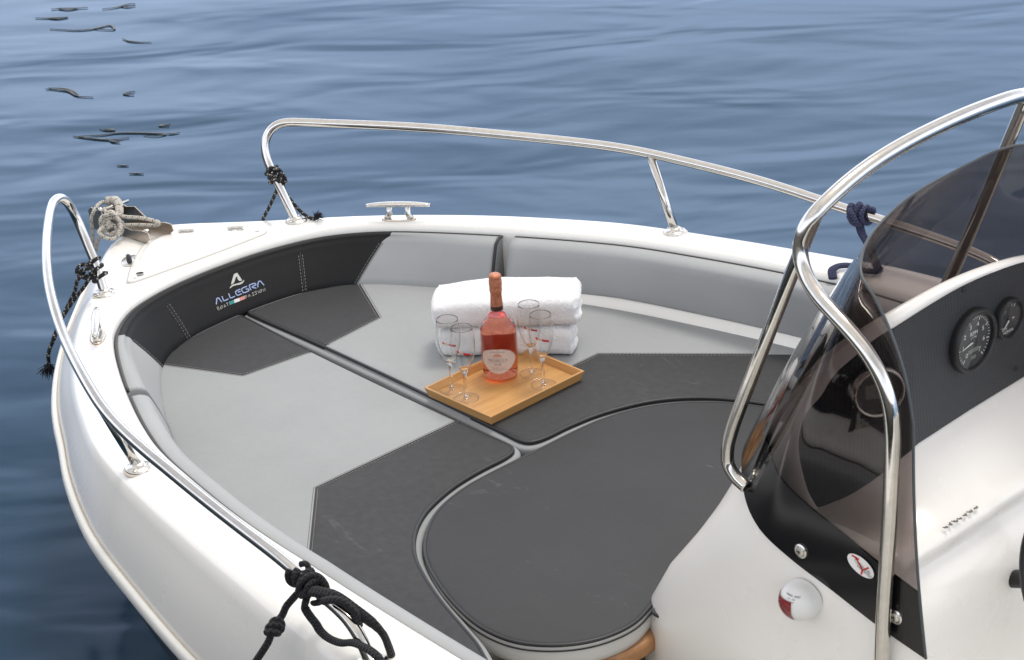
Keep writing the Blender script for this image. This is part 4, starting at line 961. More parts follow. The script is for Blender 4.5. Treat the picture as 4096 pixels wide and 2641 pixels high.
# ---------------------------------------------------------------- loose things
CORD_DOWN = [(3.298,1.165,0.327),(3.305,1.177,0.313),(3.307,1.189,0.304),(3.309,1.201,0.286),(3.311,1.213,0.274),(3.307,1.225,0.265),(3.302,1.237,0.262),(3.301,1.249,0.246),(3.307,1.261,0.227),(3.318,1.273,0.203),(3.323,1.285,0.187)]
CORD_LOOP = [(3.258,1.17,0.335),(3.263,1.172,0.311),(3.246,1.173,0.297),(3.225,1.175,0.289),(3.212,1.177,0.281),(3.193,1.178,0.276),(3.166,1.18,0.278),(3.13,1.182,0.288),(3.089,1.183,0.308),(3.057,1.185,0.316),(3.026,1.187,0.32),(3.001,1.188,0.316),(2.982,1.19,0.303)]
CORD_MAIN = [(3.267,1.175,0.346),(3.236,1.168,0.362),(3.206,1.161,0.368),(3.177,1.155,0.371),(3.15,1.148,0.363),(3.124,1.141,0.351),(3.098,1.134,0.339),(3.079,1.127,0.326),(3.065,1.12,0.307),(3.06,1.114,0.279),(3.06,1.107,0.246),(3.067,1.1,0.217)]
CORD_SECOND = [(3.183,1.18,0.367),(3.154,1.172,0.379),(3.133,1.164,0.379),(3.115,1.156,0.365),(3.112,1.148,0.342),(3.12,1.14,0.316)]
CORD_END = [(3.154,1.0,0.15),(3.134,1.0,0.16),(3.112,1.0,0.161),(3.098,1.0,0.156)]
WEEDS = [[(10.188,-2.368),(10.169,-2.402),(10.129,-2.439),(10.086,-2.473),(10.053,-2.514)],[(10.159,-2.396),(10.102,-2.422),(10.078,-2.468)],[(9.963,-2.549),(9.933,-2.6),(9.925,-2.641),(9.925,-2.688),(9.898,-2.718)],[(9.918,-2.636),(9.881,-2.659),(9.864,-2.695)],[(10.119,-2.226),(10.07,-2.264),(10.029,-2.307),(9.986,-2.348)],[(10.061,-2.266),(10.01,-2.295),(9.98,-2.34)],[(9.886,-2.172),(9.829,-2.204),(9.757,-2.248),(9.708,-2.307),(9.697,-2.36),(9.682,-2.411),(9.601,-2.384),(9.645,-2.349),(9.705,-2.32)],[(9.436,-2.328),(9.374,-2.327),(9.317,-2.35),(9.261,-2.387)],[(9.068,-1.638),(9.013,-1.669),(8.951,-1.692),(8.851,-1.684),(8.777,-1.722)],[(9.067,-1.654),(9.004,-1.698),(8.932,-1.708),(8.867,-1.694)],[(8.686,-1.902),(8.705,-1.873),(8.702,-1.85),(8.668,-1.855),(8.649,-1.871)],[(8.392,-1.364),(8.367,-1.374),(8.281,-1.411),(8.217,-1.448),(8.188,-1.481),(8.17,-1.522)],[(8.37,-1.376),(8.327,-1.427),(8.292,-1.47),(8.269,-1.515),(8.206,-1.573),(8.109,-1.641),(8.073,-1.657),(8.088,-1.614),(8.144,-1.584)],[(8.074,-1.658),(8.056,-1.685),(8.042,-1.713)],[(8.221,-1.444),(8.183,-1.445),(8.15,-1.459)],[(8.375,-1.495),(8.337,-1.506),(8.31,-1.532),(8.341,-1.523),(8.351,-1.503)],[(8.167,-1.749),(8.185,-1.721),(8.189,-1.703),(8.144,-1.726)],[(7.913,-1.286),(7.895,-1.306),(7.871,-1.319)],[(7.79,-1.268),(7.768,-1.291),(7.736,-1.308)]]  # paths of the dark reflections on the water
LABEL = [(-0.0556,0.0864),(-0.0534,0.0919),(-0.0456,0.0989),(-0.0328,0.1043),(-0.0167,0.108),(-0.0008,0.1089),(0.0149,0.1063),(0.0294,0.1005),(0.0406,0.092),(0.0476,0.0829),(0.0509,0.0736),(0.0495,0.0648),(0.0431,0.0564),(0.0337,0.0474),(0.0226,0.0394),(0.0112,0.0337),(-0.0008,0.0309),(-0.0117,0.0314),(-0.0231,0.0346),(-0.0343,0.0406),(-0.0438,0.0482),(-0.0513,0.0574),(-0.0556,0.0677),(-0.0568,0.0779)]
# bamboo tray
MAT['bamboo'] = wood('bamboo', (.56, .305, .105), (.44, .215, .065), 1, 1.)
fx, fy = 4.002, -.013; ca, sa = cos(.019), sin(.019); LX, LY = .274, .367
def TR(a, b, z): return (fx+a*ca+b*sa, fy+a*sa-b*ca, z)
tray = thing('serving_tray', 'rectangular bamboo tray holding a bottle and four glasses', 'tray', TR(LX/2, LY/2, .001))
mb = MB(); fl = .010
mb.grid([[TR(a, b, .0105) for a in (fl, LX-fl)] for b in (fl, LY-fl)], smooth=False); mb.grid([[TR(a, b, .0022) for a in (fl, LX-fl)] for b in (fl, LY-fl)], smooth=False)
mb.grid([[TR(fl, fl, .0022), TR(LX-fl, fl, .0022), TR(LX-fl, LY-fl, .0022), TR(fl, LY-fl, .0022)], [TR(fl, fl, .0105), TR(LX-fl, fl, .0105), TR(LX-fl, LY-fl, .0105), TR(fl, LY-fl, .0105)]], False, True, smooth=False)
mb.build('tray_floor', 'bamboo', tray)
MAT['bamboo_x'] = wood('bamboo_end', (.58, .32, .11), (.46, .23, .07), 0, 1.)
def rail4(a0, b0, a1, b1, dx, dy, mat):
    # a wall strip between two corners: outer face leans out, rim 7 mm wide
    mb = MB()
    def sec(a, b, sx, sy):
        i = lambda o: (a+sx*o, b+sy*o)
        P = [(.010, .0022), (.0, .031), (.0075, .031), (.0165, .0106)]
        return [TR(*i(o), z) for o, z in P]
    return mb, sec
def wall(c0, c1, mat):
    mb = MB(); rows = []
    for (a, b, sx, sy) in (c0, c1):
        rows.append([TR(a+sx*o, b+sy*o, z) for o, z in ((.009, .0018), (.0003, .0300), (.0009, .0312), (.0066, .0312), (.0072, .0304), (.0150, .0106))])
    mb.grid(rows, False, True, smooth=False); mb.poly(rows[0]); mb.poly(rows[1]); mb.build('tray_wall', mat, tray)
e = .0004
wall((0, 0, 1, 1), (LX, 0, -1, 1), 'bamboo_x'); wall((0, LY, 1, -1), (LX, LY, -1, -1), 'bamboo_x')
wall((0, 0, 1, 1), (0, LY, 1, -1), 'bamboo'); wall((LX, 0, -1, 1), (LX, LY, -1, -1), 'bamboo')

# bottle of rose prosecco
ZT = .0108
MAT['bglass'] = thin_glass('bottle_glass', (.99, .975, .965), 1.32)
def rose():
    M = NT('rose_wine'); g = M.n('ShaderNodeBsdfGlass', Color=(1, .97, .95), Roughness=0., IOR=1.345); M.surf(g.outputs[0])
    v = M.n('ShaderNodeVolumeAbsorption', Color=(.975, .33, .055)); v.inputs['Density'].default_value = 15.; M.t.links.new(v.outputs[0], M.out.inputs[1]); return M.m
MAT['rose'] = rose(); MAT['foil'] = None
def foil():
    M = NT('copper_foil'); n = M.noise(160, 3, .6, dist=.6); z = M.xyz()[2]
    k = M.ramp(z, .250, .262); hgt = M.math('MULTIPLY', n, k)
    M.bsdf(Base_Color=M.mix(M.ramp(n, .3, .7), (.58, .235, .135), (.40, .14, .075)), Metallic=.55, Roughness=.36, Normal=M.bump(hgt, .9, .004)); return M.m
MAT['foil'] = foil(); MAT['foilband'] = simple('dark_foil_band', (.045, .018, .015), .4)
MAT['label'] = simple('paper_label', (.62, .49, .43), .6, bump=(400, .1, .0005)); MAT['label_rim'] = simple('label_rim', (.50, .22, .15), .5); MAT['label_rose'] = simple('label_rose_ink', (.52, .22, .15), .6); MAT['label_ink'] = simple('label_ink', (.06, .045, .045), .6)
MAT['label_back'] = simple('back_label_paper', (.46, .37, .33), .8)
bot = thing('wine_bottle', 'bottle of rosé prosecco with copper foil neck standing on the bamboo tray', 'bottle', (4.199, -.230, ZT), local=True)
PROF = [(0, .004), (.030, .0035), (.044, 0.), (.0495, .0025), (.0522, .010), (.0535, .025), (.0541, .06), (.0543, .10), (.0543, .140), (.0530, .152), (.0494, .163), (.0440, .1705), (.0385, .177), (.031, .187), (.0245, .197), (.0203, .206), (.0180, .214), (.0169, .222)]
PR = [(p[0], p[1]) for p in spline([(a, b) for a, b in PROF], 4)]
mb = MB(); mb.lathe(PR, seg=56); mb.build('bottle_body', 'bglass', bot)
inn = [(max(r-.0032, 0), z+.003) for r, z in PR if z < .190]
zl = .1925; inn = [(0, .0075)]+[(r, max(z, .0075)) for r, z in inn[6:]]+[(.0245, zl), (.020, zl-.0004), (0, zl-.0006)]
mb = MB(); mb.lathe(inn, seg=56); mb.build('rose_wine', 'rose', bot)
mb = MB(); mb.lathe([(.0172, .2085), (.0181, .209), (.0178, .223)], seg=40); mb.build('foil_band', 'foilband', bot)
FP = [(.0180, .2228), (.0170, .24), (.0163, .252), (.0166, .262), (.0182, .268), (.0176, .276), (.0186, .285), (.0185, .297), (.0176, .304), (.0180, .309), (.0160, .315), (.0110, .3185), (0, .3193)]
mb = MB(); mb.lathe(spline(FP, 4), seg=40); mb.build('foil_capsule', 'foil', bot)
CD = (-.7549, .6558); RD = (-.6558, -.7549); RB = .0549
def LP(a, b, o=0.):
    ph = a/.0545; r = RB+o
    return (r*(cos(ph)*CD[0]+sin(ph)*RD[0]), r*(cos(ph)*CD[1]+sin(ph)*RD[1]), b)
def label_patch(mb, outl, o, m):
    """fill an outline on the cylinder with rows so that it follows the curve"""
    bs_ = [p[1] for p in outl]; lo_, hi_ = min(bs_), max(bs_); R = []
    for k in range(25):
        b = lo_+(hi_-lo_)*(.004+.992*k/24.); xs = []
        for p, q in zip(outl, outl[1:]+outl[:1]):
            if (p[1]-b)*(q[1]-b) <= 0 and p[1] != q[1]: xs.append(p[0]+(q[0]-p[0])*(b-p[1])/(q[1]-p[1]))
        a0, a1 = min(xs), max(xs); R.append([LP(a0+(a1-a0)*j/24., b, o) for j in range(25)])
    mb.grid(R, m=m)
LO = spline(LABEL, 4, True); cen = (sum(p[0] for p in LO)/len(LO), sum(p[1] for p in LO)/len(LO))
mb = MB(); label_patch(mb, LO, .0003, 0); label_patch(mb, [lerp(cen, p, .965) for p in LO], .0005, 1); label_patch(mb, [lerp(cen, p, .948) for p in LO], .0007, 0)
O_ = .0010
def arc(X, Y, x0, b0, bend): return LP(x0+X, b0+Y-bend*X*X, O_)
put_text(mb, 'VILLA POLINI', .0058, lambda X, Y: arc(X, Y, -.0070, .1000, 4.5), 3, 1.25)
put_text(mb, 'FORMATA DEL 1987', .0030, lambda X, Y: arc(X, Y, -.0075, .0800, -9.), 3, 1.2)
put_text(mb, 'PROSECCO', .0098, lambda X, Y: arc(X, Y, -.0060, .0735, 1.), 3, 1.15)
put_text(mb, 'DENOMINAZIONE DI ORIGINE CONTROLLATA', .0023, lambda X, Y: arc(X, Y, -.0060, .0672, 1.), 3)
put_text(mb, 'ROSÉ', .0078, lambda X, Y: arc(X, Y, -.0060, .0610, 1.), 3, 1.05)
put_text(mb, 'Rosé Millesimato 2020', .0044, lambda X, Y: arc(X, Y, -.0055, .0530, 1.), 2)
put_text(mb, 'Spumante extra dry', .0040, lambda X, Y: arc(X, Y, -.0055, .0482, 1.), 3); put_text(mb, 'vino da uve selezionate nella zona', .0038, lambda X, Y: arc(X, Y, -.0055, .0440, 1.), 3)
def rect(a0, b0, a1, b1, m):
    k = mb.add([LP(a0, b0, O_), LP(a1, b0, O_), LP(a1, b1, O_), LP(a0, b1, O_)]); mb.face((k, k+1, k+2, k+3), m, None, False)
for a0, b0, a1, b1 in ((-.0185, .0855, -.0135, .0905), (-.0130, .0855, -.0085, .0925), (-.0080, .0855, -.0055, .0915), (-.0050, .0855, -.0005, .0925), (0, .0855, .0045, .0905)): rect(a0, b0, a1, b1, 2)
for k in range(5): rect(-.0128+.0026*k, .0930, -.0112+.0026*k, .0945+.0012*(2-abs(k-2)), 2)
mb.build('paper_label', ['label', 'label_rim', 'label_rose', 'label_ink'], bot, fixn=False, merge=0)

# its back label, seen through the wine
def BP(a, b): return (-.0531*cos(a)*CD[0]-.0531*sin(a)*RD[0], -.0531*cos(a)*CD[1]-.0531*sin(a)*RD[1], b)
mb = MB(); mb.grid([[BP(a, b) for a in [-1.15+2.3*k/30 for k in range(31)]] for b in (.040, .06, .08, .10, .112)]); mb.build('back_label', 'label_back', bot)

# champagne flutes
def flute_glass(name, edge, ior):
    M = NT(name); f = schlick(M, ior); lw = M.n('ShaderNodeLayerWeight'); lw.inputs['Blend'].default_value = .5
    k = M.math('POWER', lw.outputs['Facing'], 3.5)           # the wall is seen edge-on towards the outline: a longer way through the glass
    t = M.n('ShaderNodeBsdfTransparent', Color=M.mix(k, (.975, .98, .98), edge)); g = M.n('ShaderNodeBsdfGlossy', Color=(1, 1, 1), Roughness=.0)
    mx = M.n('ShaderNodeMixShader'); M.put(mx.inputs[0], M.math('MULTIPLY', f, .8)); M.t.links.new(t.outputs[0], mx.inputs[1]); M.t.links.new(g.outputs[0], mx.inputs[2])
    M.surf(mx.outputs[0]); return M.m
MAT['flute'] = flute_glass('flute_glass', (.34, .35, .365), 1.5)
def solid_glass(name, ior=1.36):
    M = NT(name); g = M.n('ShaderNodeBsdfGlass', Color=(.98, .985, .985), Roughness=0., IOR=ior); M.surf(g.outputs[0]); return M.m
MAT['stemglass'] = solid_glass('flute_stem_glass')
MAT['ribbon'] = simple('red_ribbon_print', (.56, .015, .025), .4); MAT['crest'] = simple('gold_crest_print', (.60, .42, .20), .4)
GP = [(.0302, .220), (.0318, .208), (.0335, .190), (.0345, .172), (.0342, .158), (.0325, .144), (.0290, .129), (.0240, .114), (.0180, .101), (.0120, .091), (.0075, .085), (.0045, .082), (0, .0805)]
GPo = spline(GP, 4)
STEMP = [(.0095, .0865), (.0072, .080), (.0056, .070), (.0046, .055), (.0041, .035), (.0044, .018), (.0062, .009), (.0110, .0050), (.022, .0028), (.033, .0016), (.0358, .0011), (.0360, .0004), (.0350, 0), (0, 0)]
STo = spline(STEMP, 4)
def gr(z): return interp(z, [p[1] for p in reversed(GPo)], [p[0] for p in reversed(GPo)])
def make_flute(label, loc):
    t = thing('champagne_flute', label, 'glass', loc, 'champagne flutes on the tray', local=True)
    GI = [(max(r-.0007, 0), z) for r, z in GPo if z > .093]+[(.0085, .0905), (.0045, .0885), (0, .0880)]
    GO = [p for p in GPo if p[1] > .0885]+[p for p in STo if .0075 < p[1] < .0800 and p[0] < .0095]+[(0, .0072)]
    mb = MB(); mb.lathe(GI[::-1]+[(.02985, .2203)]+GO, seg=56); mb.build('glass_body', 'stemglass', t)
    mb = MB(); mb.lathe([p for p in STo if p[1] <= .0088], seg=48); mb.tube([(.0357*cos(a), .0357*sin(a), .0009) for a in [2*pi*k/64 for k in range(64)]], .0006, 6, closed=True, m=1); mb.build('foot', ['flute', 'rimglass'], t)
    def GPt(a, b, o=.0008):
        r = gr(b)+o; ph = a/.0345; return (r*(cos(ph)*CD[0]+sin(ph)*RD[0]), r*(cos(ph)*CD[1]+sin(ph)*RD[1]), b)
    mb = MB(); z0 = .157
    def strip(a0, a1, h0, m):
        R = []
        for j in range(9):
            a = a0+(a1-a0)*j/8.; s = z0-.36*(a-.0)  ; R.append([GPt(a, s-h0), GPt(a-.0018*(j == 0), s+h0)])
        mb.grid(R, m=m)
    strip(-.0165, -.0105, .0030, 0); strip(.0015, .0215, .0033, 0)
    for a, b, rr in ((-.0075, .1600, .0021), (-.0030, .1585, .0022), (-.0052, .1640, .0016), (-.0052, .1560, .0016)):
        k = mb.add([GPt(a+rr*cos(q), b+rr*sin(q), .001) for q in [2*pi*i/8 for i in range(8)]]); mb.face(range(k, k+8), 1, None, False)
    mb.build('ribbon_print', ['ribbon', 'crest'], t, fixn=False)
    return t
MAT['rimglass'] = flute_glass('rim_glass', (.55, .57, .6), 1.9)
FL = [((4.166, -.068), 'champagne flute nearest the tray\'s near left edge, in front of another flute'), ((4.238, -.078), 'champagne flute in the tray\'s left corner, partly behind the front left flute'),
      ((4.063, -.270), 'champagne flute right of the bottle standing nearer to the tray\'s front edge'), ((4.137, -.295), 'champagne flute right of the bottle standing closest to the towels')]
proto = make_flute(FL[0][1], (*FL[0][0], ZT))
for (x, y), lab in FL[1:]:
    r = proto.copy(); COL.objects.link(r); r.location = (x, y, ZT); r['label'] = lab
    for ch in proto.children:
        c = ch.copy(); COL.objects.link(c); c.parent = r

# folded towels
def terry():
    M = NT('white_terry'); n = M.noise(330, 3, .7); b = M.noise(1100, 2)
    M.bsdf(Base_Color=M.mix(M.ramp(n, .25, .6), (.82, .82, .835), (.93, .93, .94)), Roughness=.95, Sheen_Weight=.35, Normal=M.bump(b, .5, .0015, M.bump(n, .8, .004))); return M.m
MAT['terry'] = terry()
UD = (-.730, -.683); DD = (.683, -.730)
def towel(name, label, p0, W, D, z0, h, seed, skew=0., droop=0.):
    rnd = random.Random(seed); NU, NVv = 190, 150
    sec = []
    for k in range(NVv):
        a = 2*pi*k/NVv; e = .42
        X = D/2+D/2*(abs(cos(a))**e)*(1 if cos(a) > 0 else -1); Y = h/2+h/2*(abs(sin(a))**.62)*(1 if sin(a) > 0 else -1); sec.append((X, Y))
    sec = resample(sec, NVv, True)
    rows = []
    us = [(-W/2, s) for s in (0., .2, .4, .58, .72, .83, .91, .96)] + [(-W/2+W*k/NU, 1.) for k in range(NU+1)] + [(W/2, s) for s in (.96, .91, .83, .72, .58, .4, .2, 0.)]
    off_ = seed*7.3
    for U, s in us:
        row = []
        for (X, Y) in sec:
            x = D/2+(X-D/2)*(.25+.75*s) if s < 1 else X; y = h/2+(Y-h/2)*(s**.75 if s > 0 else 0)
            ext = (1-s**3)*.016
            if s < 1 and U > 0: ext -= .020*math.exp(-((y-h*.47)/(h*.075))**2)*(1-s**2); ext += .006*mnoise.noise(Vector((x*40, y*45, off_)))
            if s < 1 and U < 0: ext += .004*mnoise.noise(Vector((x*30, y*30, off_+3)))
            u = U + (ext if U > 0 else -ext)
            # sag and soft waves
            w = mnoise.noise(Vector((u*7, x*9, off_)))*.0060*(y/h) + mnoise.noise(Vector((u*22, x*24, y*24+off_)))*.0012
            endw = sstep(W*.30, W*.52, abs(U))
            y2 = y*(1-.07*endw) + w - droop*(y/h)*sstep(.0, W*.5, -U)
            x2 = x + mnoise.noise(Vector((u*9, y*14, off_+9)))*.005 - skew*U
            u2 = u + mnoise.noise(Vector((x*16, y*20, off_+5)))*.004
            f = .0014
            nx, ny, nz = (mnoise.noise(Vector((u2*260, x2*260, y2*260+off_+q*31)))*f for q in range(3))
            row.append((p0[0]+UD[0]*(u2+nx)+DD[0]*(x2+ny), p0[1]+UD[1]*(u2+nx)+DD[1]*(x2+ny), z0+max(y2, 0)+nz))
        rows.append(row)
    mb = MB(); mb.grid(rows, False, True)
    o = mb.build(name, 'terry', None, merge=0); tag(o, label, 'towel', 'folded towels on the bow cushion'); return o
fm = (4.285, -.320)
towel('folded_towel', 'white folded terry towel lying on the grey cushion beneath another towel', (fm[0]-.004, fm[1]-.004), .380, .168, .0, .097, 1)
towel('folded_towel', 'upper white folded terry towel on top of the two-towel stack', (fm[0]-.010, fm[1]-.003), .404, .176, .094, .100, 2, skew=-.02, droop=.012)

# ropes -------------------------------------------------------
MAT['rope_navy'] = rope_material('navy_rope_white_fleck', (.006, .007, .012), (.50, .48, .42), .72); MAT['rope_white'] = rope_material('white_rope_dark_fleck', (.76, .71, .62), (.06, .075, .10), .86)
MAT['cord_black'] = rope_material('black_braided_cord', (.0050, .0050, .0085), None, scale=.75); MAT['strap_navy'] = rope_material('navy_cotton_strap', (.028, .034, .095), None, scale=.9); MAT['frayed'] = simple('frayed_navy_end', (.010, .011, .016), .9)
def frame_at(path, i):
    t = unit(sub(path[min(i+1, len(path)-1)], path[max(i-1, 0)])); e = unit(cross(t, (.75, -.66, 0))); return t, e, cross(t, e)
def near(path, p): return min(range(len(path)), key=lambda i: length(sub(path[i], p)))
def coil(path, i, turns, pitch, r, ph=0., wob=.0, n=14, rnd=random.Random(3)):
    t, e1, e2 = frame_at(path, i); c = path[i]; out = []; N = int(turns*n)
    for k in range(N+1):
        a = ph+2*pi*k/n; q = add(c, mul(t, (k/n-turns/2)*pitch)); rr = r*(1+wob*sin(a*1.7+k*.31))
        out.append(add(q, add(mul(e1, rr*cos(a)), mul(e2, rr*sin(a)))))
    return out
def fray(mb, p, d, r, m=1, n=70, L=.03, seed=1):
    rn = random.Random(seed); d = unit(d)
    for k in range(n):
        v = unit(add(d, (rn.uniform(-.9, .9), rn.uniform(-.9, .9), rn.uniform(-.5, .9)))); l = L*rn.uniform(.4, 1)
        b = add(p, (rn.uniform(-r, r), rn.uniform(-r, r), rn.uniform(-r*.6, r*.6)))
        mb.tube([b, add(b, mul(v, l*.5)), add(add(b, mul(v, l)), (0, 0, -.15*l))], (lambda t: .0013*(1-.6*t)), 5, m=m)
RR = .0058
# far side: knotted round the forward leg of the far rail
rl = RAILS[-1]; i0 = near(rl, (5.389, -.353, .277)); mb = MB()
P = coil(rl, i0, 3.3, .0145, RAILR+RR*.95, 2.2, .10); mb.tube(spline(P, 3), RR, 10)
t_, e1_, e2_ = frame_at(rl, i0); c_ = rl[i0]; right = (-.68, -.73, 0)
lo_ = [add(c_, add(add(mul(right, .006+.019*cos(a)), mul(t_, .005+.022*sin(a))), mul((-.6, .55, .35), .026+.006*sin(2*a)))) for a in [pi*.15+2*pi*k/18*.95 for k in range(19)]]
mb.tube(spline(lo_, 3), RR, 10)
lo2 = [add(c_, add(add(mul(right, .020+.012*cos(a)), mul(t_, -.002+.026*sin(a))), mul((-.6, .55, .35), .012+.010*sin(a)))) for a in [2*pi*k/16 for k in range(17)]]
mb.tube(spline(lo2, 3), RR, 10)
mb.tube(spline([P[0], (5.378, -.358, .243), (5.398, -.352, .205), (5.424, -.336, .150), (5.437, -.330, .128), (5.462, -.338, .085), (5.475, -.350, -.05)], 6), RR, 10)
mb.tube(spline([P[2], (5.366, -.372, .225), (5.335, -.382, .183), (5.308, -.391, .158), (5.282, -.398, .1462), (5.262, -.405, .1455)], 6), RR, 10)
fray(mb, (5.258, -.407, .149), (-.5, -.4, .5), .006, n=110, L=.030, seed=4)
k1 = mb.build('dock_rope', ['rope_navy', 'frayed'], None); tag(k1, 'navy rope with white flecks knotted on the far rail\'s forward leg', 'rope', 'flecked navy ropes on the rails')
# near side
rl = RAILS[1]; i0 = near(rl, (5.345, .356, .203)); mb = MB()
P = coil(rl, i0, 2.6, .026, RAILR+RR, -.6, .12); mb.tube(spline(P, 3), RR*1.05, 10)
c_ = rl[i0]; side = (.62, .72, 0)
lo_ = [add(c_, add(add(mul(side, .040+.022*cos(a)), mul((0, 0, 1), .000+.020*sin(a))), mul((-.6, .55, .2), .012+.01*cos(2*a)))) for a in [2*pi*k/18 for k in range(19)]]
mb.tube(spline(lo_, 3), RR*1.05, 10)
lo2 = [add(c_, add(add(mul(side, .028+.024*cos(a)), mul((0, 0, 1), -.008+.016*sin(a))), mul((-.6, .55, .2), .020))) for a in [2*pi*k/18 for k in range(19)]]
mb.tube(spline(lo2, 3), RR*1.05, 10)
T1 = [add(c_, (.028, .030, -.005)), (5.392, .402, .170), (5.415, .405, .125), (5.425, .425, .090), (5.43, .455, .045), (5.425, .492, -.002), (5.420, .522, -.040), (5.418, .528, -.075)]
mb.tube(spline(T1, 6), RR*1.05, 10); mb.tube(spline([add(c_, (.010, .022, -.02)), (5.372, .396, .150), (5.398, .409, .118)] + [add(p, (-.010, .012, 0)) for p in T1[4:6]], 6), RR, 10)
fray(mb, (5.418, .530, -.080), (0, .25, -1), .010, n=120, L=.042, seed=9)
k2 = mb.build('dock_rope', ['rope_navy', 'frayed'], None); tag(k2, 'navy rope with white flecks tied low on the near rail\'s forward leg, hanging overboard', 'rope', 'flecked navy ropes on the rails')
# white anchor rope bundled on the bow roller
mb = MB(); RW = .0064; cc_ = (5.705, .075, .158); r1 = (-.66, -.75, 0); up_ = (.25, -.22, .94)
_rj = random.Random(12)
def CW(a, ra, rb, o=0., dx=0, dz=0): return add(add(cc_, (_rj.uniform(-.003, .003), _rj.uniform(-.003, .003), _rj.uniform(-.0035, .0035))), add(add(mul(r1, dx+ra*cos(a)), mul(up_, dz+rb*sin(a))), mul((-.72, .60, .30), o)))
main = [(5.86, -.01, .172), (5.84, .028, .181), (5.818, .062, .178), (5.822, .078, .150), (5.826, .078, .108), (5.836, .078, .055), (5.842, .080, .018), (5.832, .080, .020), (5.812, .078, .060), (5.780, .078, .105), (5.762, .080, .130)]
main += [CW(a, .036, .038, .010+.004*k) for k, a in enumerate([pi+.4-2*pi*j/14 for j in range(15)])]
main += [CW(a, .031, .030, .016, dx=.006, dz=-.004) for a in [pi-2*pi*j/14 for j in range(14)]]
main += [CW(a, .017, .017, .020, dx=-.004, dz=-.012) for a in [.6-2*pi*j/12 for j in range(13)]]
mb.tube(spline(main, 4), RW, 10)
mb.tube(spline([CW(2.4, .034, .034, .012), CW(1.6, .036, .042, .020), CW(.8, .050, .036, .016), (5.60, .02, .192), (5.565, -.012, .178), (5.585, -.02, .160), (5.64, .02, .158), CW(.2, .02, .0, .012)], 6), RW, 10)
mb.tube(spline([CW(.1, .030, .012, .024), CW(-.4, .031, .02, .026), CW(-1.1, .026, .028, .026), CW(-1.9, .022, .034, .02)], 6), RW*1.05, 10)
mb.tube(spline([(5.80, .04, .178), (5.77, .05, .168), (5.745, .062, .150), CW(2.9, .03, .02, .004)], 6), RW, 10)
mb.tube(spline([(5.84, .0, .182), (5.80, -.01, .190), (5.77, .0, .180), (5.745, .02, .16)], 5), .014, 10)
k3 = mb.build('anchor_rope', ['rope_white'], None); tag(k3, 'off-white rope with dark flecks bundled in loops on the bow roller', 'rope')
# black cord on the near rail
rl = RAILS[1]; mb = MB(); RC = (.0062, .0105)
i0 = near(rl, (3.275, 1.150, .359))
P = coil(rl, i0, 2.3, .0235, RAILR+.0068, .5, .10); mb.tube(spline(P, 3), (lambda t: (.0062, .0108)), 10)
P2 = coil(rl, near(rl, (3.262, 1.150, .356)), 1.3, -.05, RAILR+.0135, 2.6, .12); mb.tube(spline(P2, 3), (lambda t: (.0066, .0100)), 10)
P3 = coil(rl, near(rl, (3.306, 1.149, .365)), .9, .010, RAILR+.0125, 1., .08); mb.tube(spline(P3, 3), .0068, 10)
mb.tube(spline(CORD_DOWN, 6), .0082, 10); mb.tube(spline(CORD_LOOP, 6), (lambda t: (.0075, .0098)), 10, flat=(0, 0, 1)); mb.tube(spline(CORD_MAIN, 6), (lambda t: (.0085, .0125)), 10, flat=(.5, .6, .5)); mb.tube(spline(CORD_SECOND, 6), .0088, 10)
kn = CORD_DOWN[5]; dd_ = unit(sub(CORD_DOWN[6], CORD_DOWN[4]))
for q, rr, ph in ((-.010, .0115, 0), (.0, .0135, 1.), (.011, .0115, 2.)):
    e_ = unit(cross(dd_, (-.7, .6, .3))); g_ = cross(dd_, e_)
    mb.tube([add(add(kn, mul(dd_, q+.006*sin(a+ph))), add(mul(e_, rr*cos(a)), mul(g_, rr*sin(a)))) for a in [2*pi*k/18 for k in range(18)]], .0075, 10, closed=True)
mb.tube(spline(CORD_END, 4), (lambda t: (.006, .011)), 10, flat=(0, 0, 1))
k4 = mb.build('braided_cord', ['cord_black'], None); tag(k4, 'black braided cord lashed and knotted round the aft end of the near rail', 'rope')
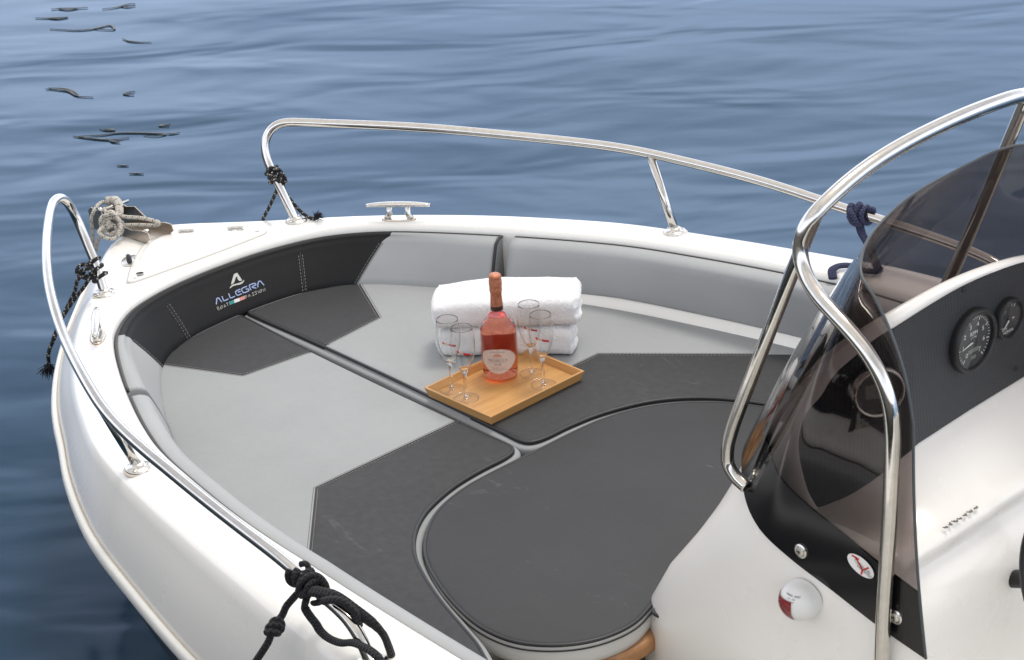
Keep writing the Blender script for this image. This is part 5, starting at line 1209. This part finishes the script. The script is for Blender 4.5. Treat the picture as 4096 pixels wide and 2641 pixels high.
# navy strap on the far rail
rl = RAILS[-1]; mb = MB(); i0 = near(rl, (3.632, -1.123, .379))
P = coil(rl, i0, 3., .020, RAILR+.0075, .3, .1); mb.tube(spline(P, 3), (lambda t: (.0075, .0105)), 10)
c_ = rl[i0]
mb.tube(spline([add(c_, q) for q in ((.035, .012, .014), (.012, .032, .012), (-.010, .034, -.012), (-.014, .026, -.022), (.006, .03, -.020), (.03, .02, -.008))], 5), .0082, 10)
mb.tube(spline([add(c_, (.0, .012, -.02)), (3.60, -1.098, .335), (3.565, -1.09, .305), (3.53, -1.075, .270), (3.50, -1.05, .2615), (3.535, -1.03, .2605), (3.585, -1.035, .2585), (3.612, -1.015, .2565), (3.612, -.985, .2535), (3.595, -.968, .238)], 6), (lambda t: (.0065, .013)), 10, flat=(0, 0, 1))
k5 = mb.build('tied_strap', ['strap_navy'], None); tag(k5, 'navy blue cotton strap knotted round the far rail beside the windscreen', 'strap')

# dark reflections on the water, modelled as thin solid strands
MAT['weed'] = simple('wet_weed', (.008, .011, .010), .35)  # dark colour of the water reflections
def weed(idx, label):  # strands that stand in for dark water reflections
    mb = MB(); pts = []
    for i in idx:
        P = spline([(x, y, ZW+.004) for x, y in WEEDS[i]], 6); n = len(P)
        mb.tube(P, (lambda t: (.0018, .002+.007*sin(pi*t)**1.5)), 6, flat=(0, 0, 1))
    o = mb.build('floating_weed', 'weed', None); tag(o, label, 'seaweed', 'dark reflections drawn as strands on the water')  # stand-in for dark reflections, not real weed
for idx, lab in (((0, 1), 'thick dark weed strand farthest left at the water\'s top edge'), ((2, 3), 'faint forked reflection strand at the top edge, right of a thick one'),
        ((4, 5), 'small dark oval reflection strand second from the top at far left'), ((6,), 'long dark reflection strand ending in a triangular loop, near the top left'),
        ((7,), 'thin upturned reflection arc right of the triangular-looped strand'), ((8, 9), 'wavy reflection strand with a dark tail, alone at mid left'),
        ((10,), 'tiny reflection hook just right of the wavy strand'), ((11, 12, 13, 14), 'largest weed tangle, a long pointed open loop left of the rail\'s bend'),
        ((15,), 'small flat reflection ring just above the largest tangle'), ((16,), 'faint reflection hook above the right tip of the largest tangle'),
        ((17,), 'short thin reflection dash, the upper of two below the largest tangle'), ((18,), 'short thick reflection dash, lowest of all the strands')):
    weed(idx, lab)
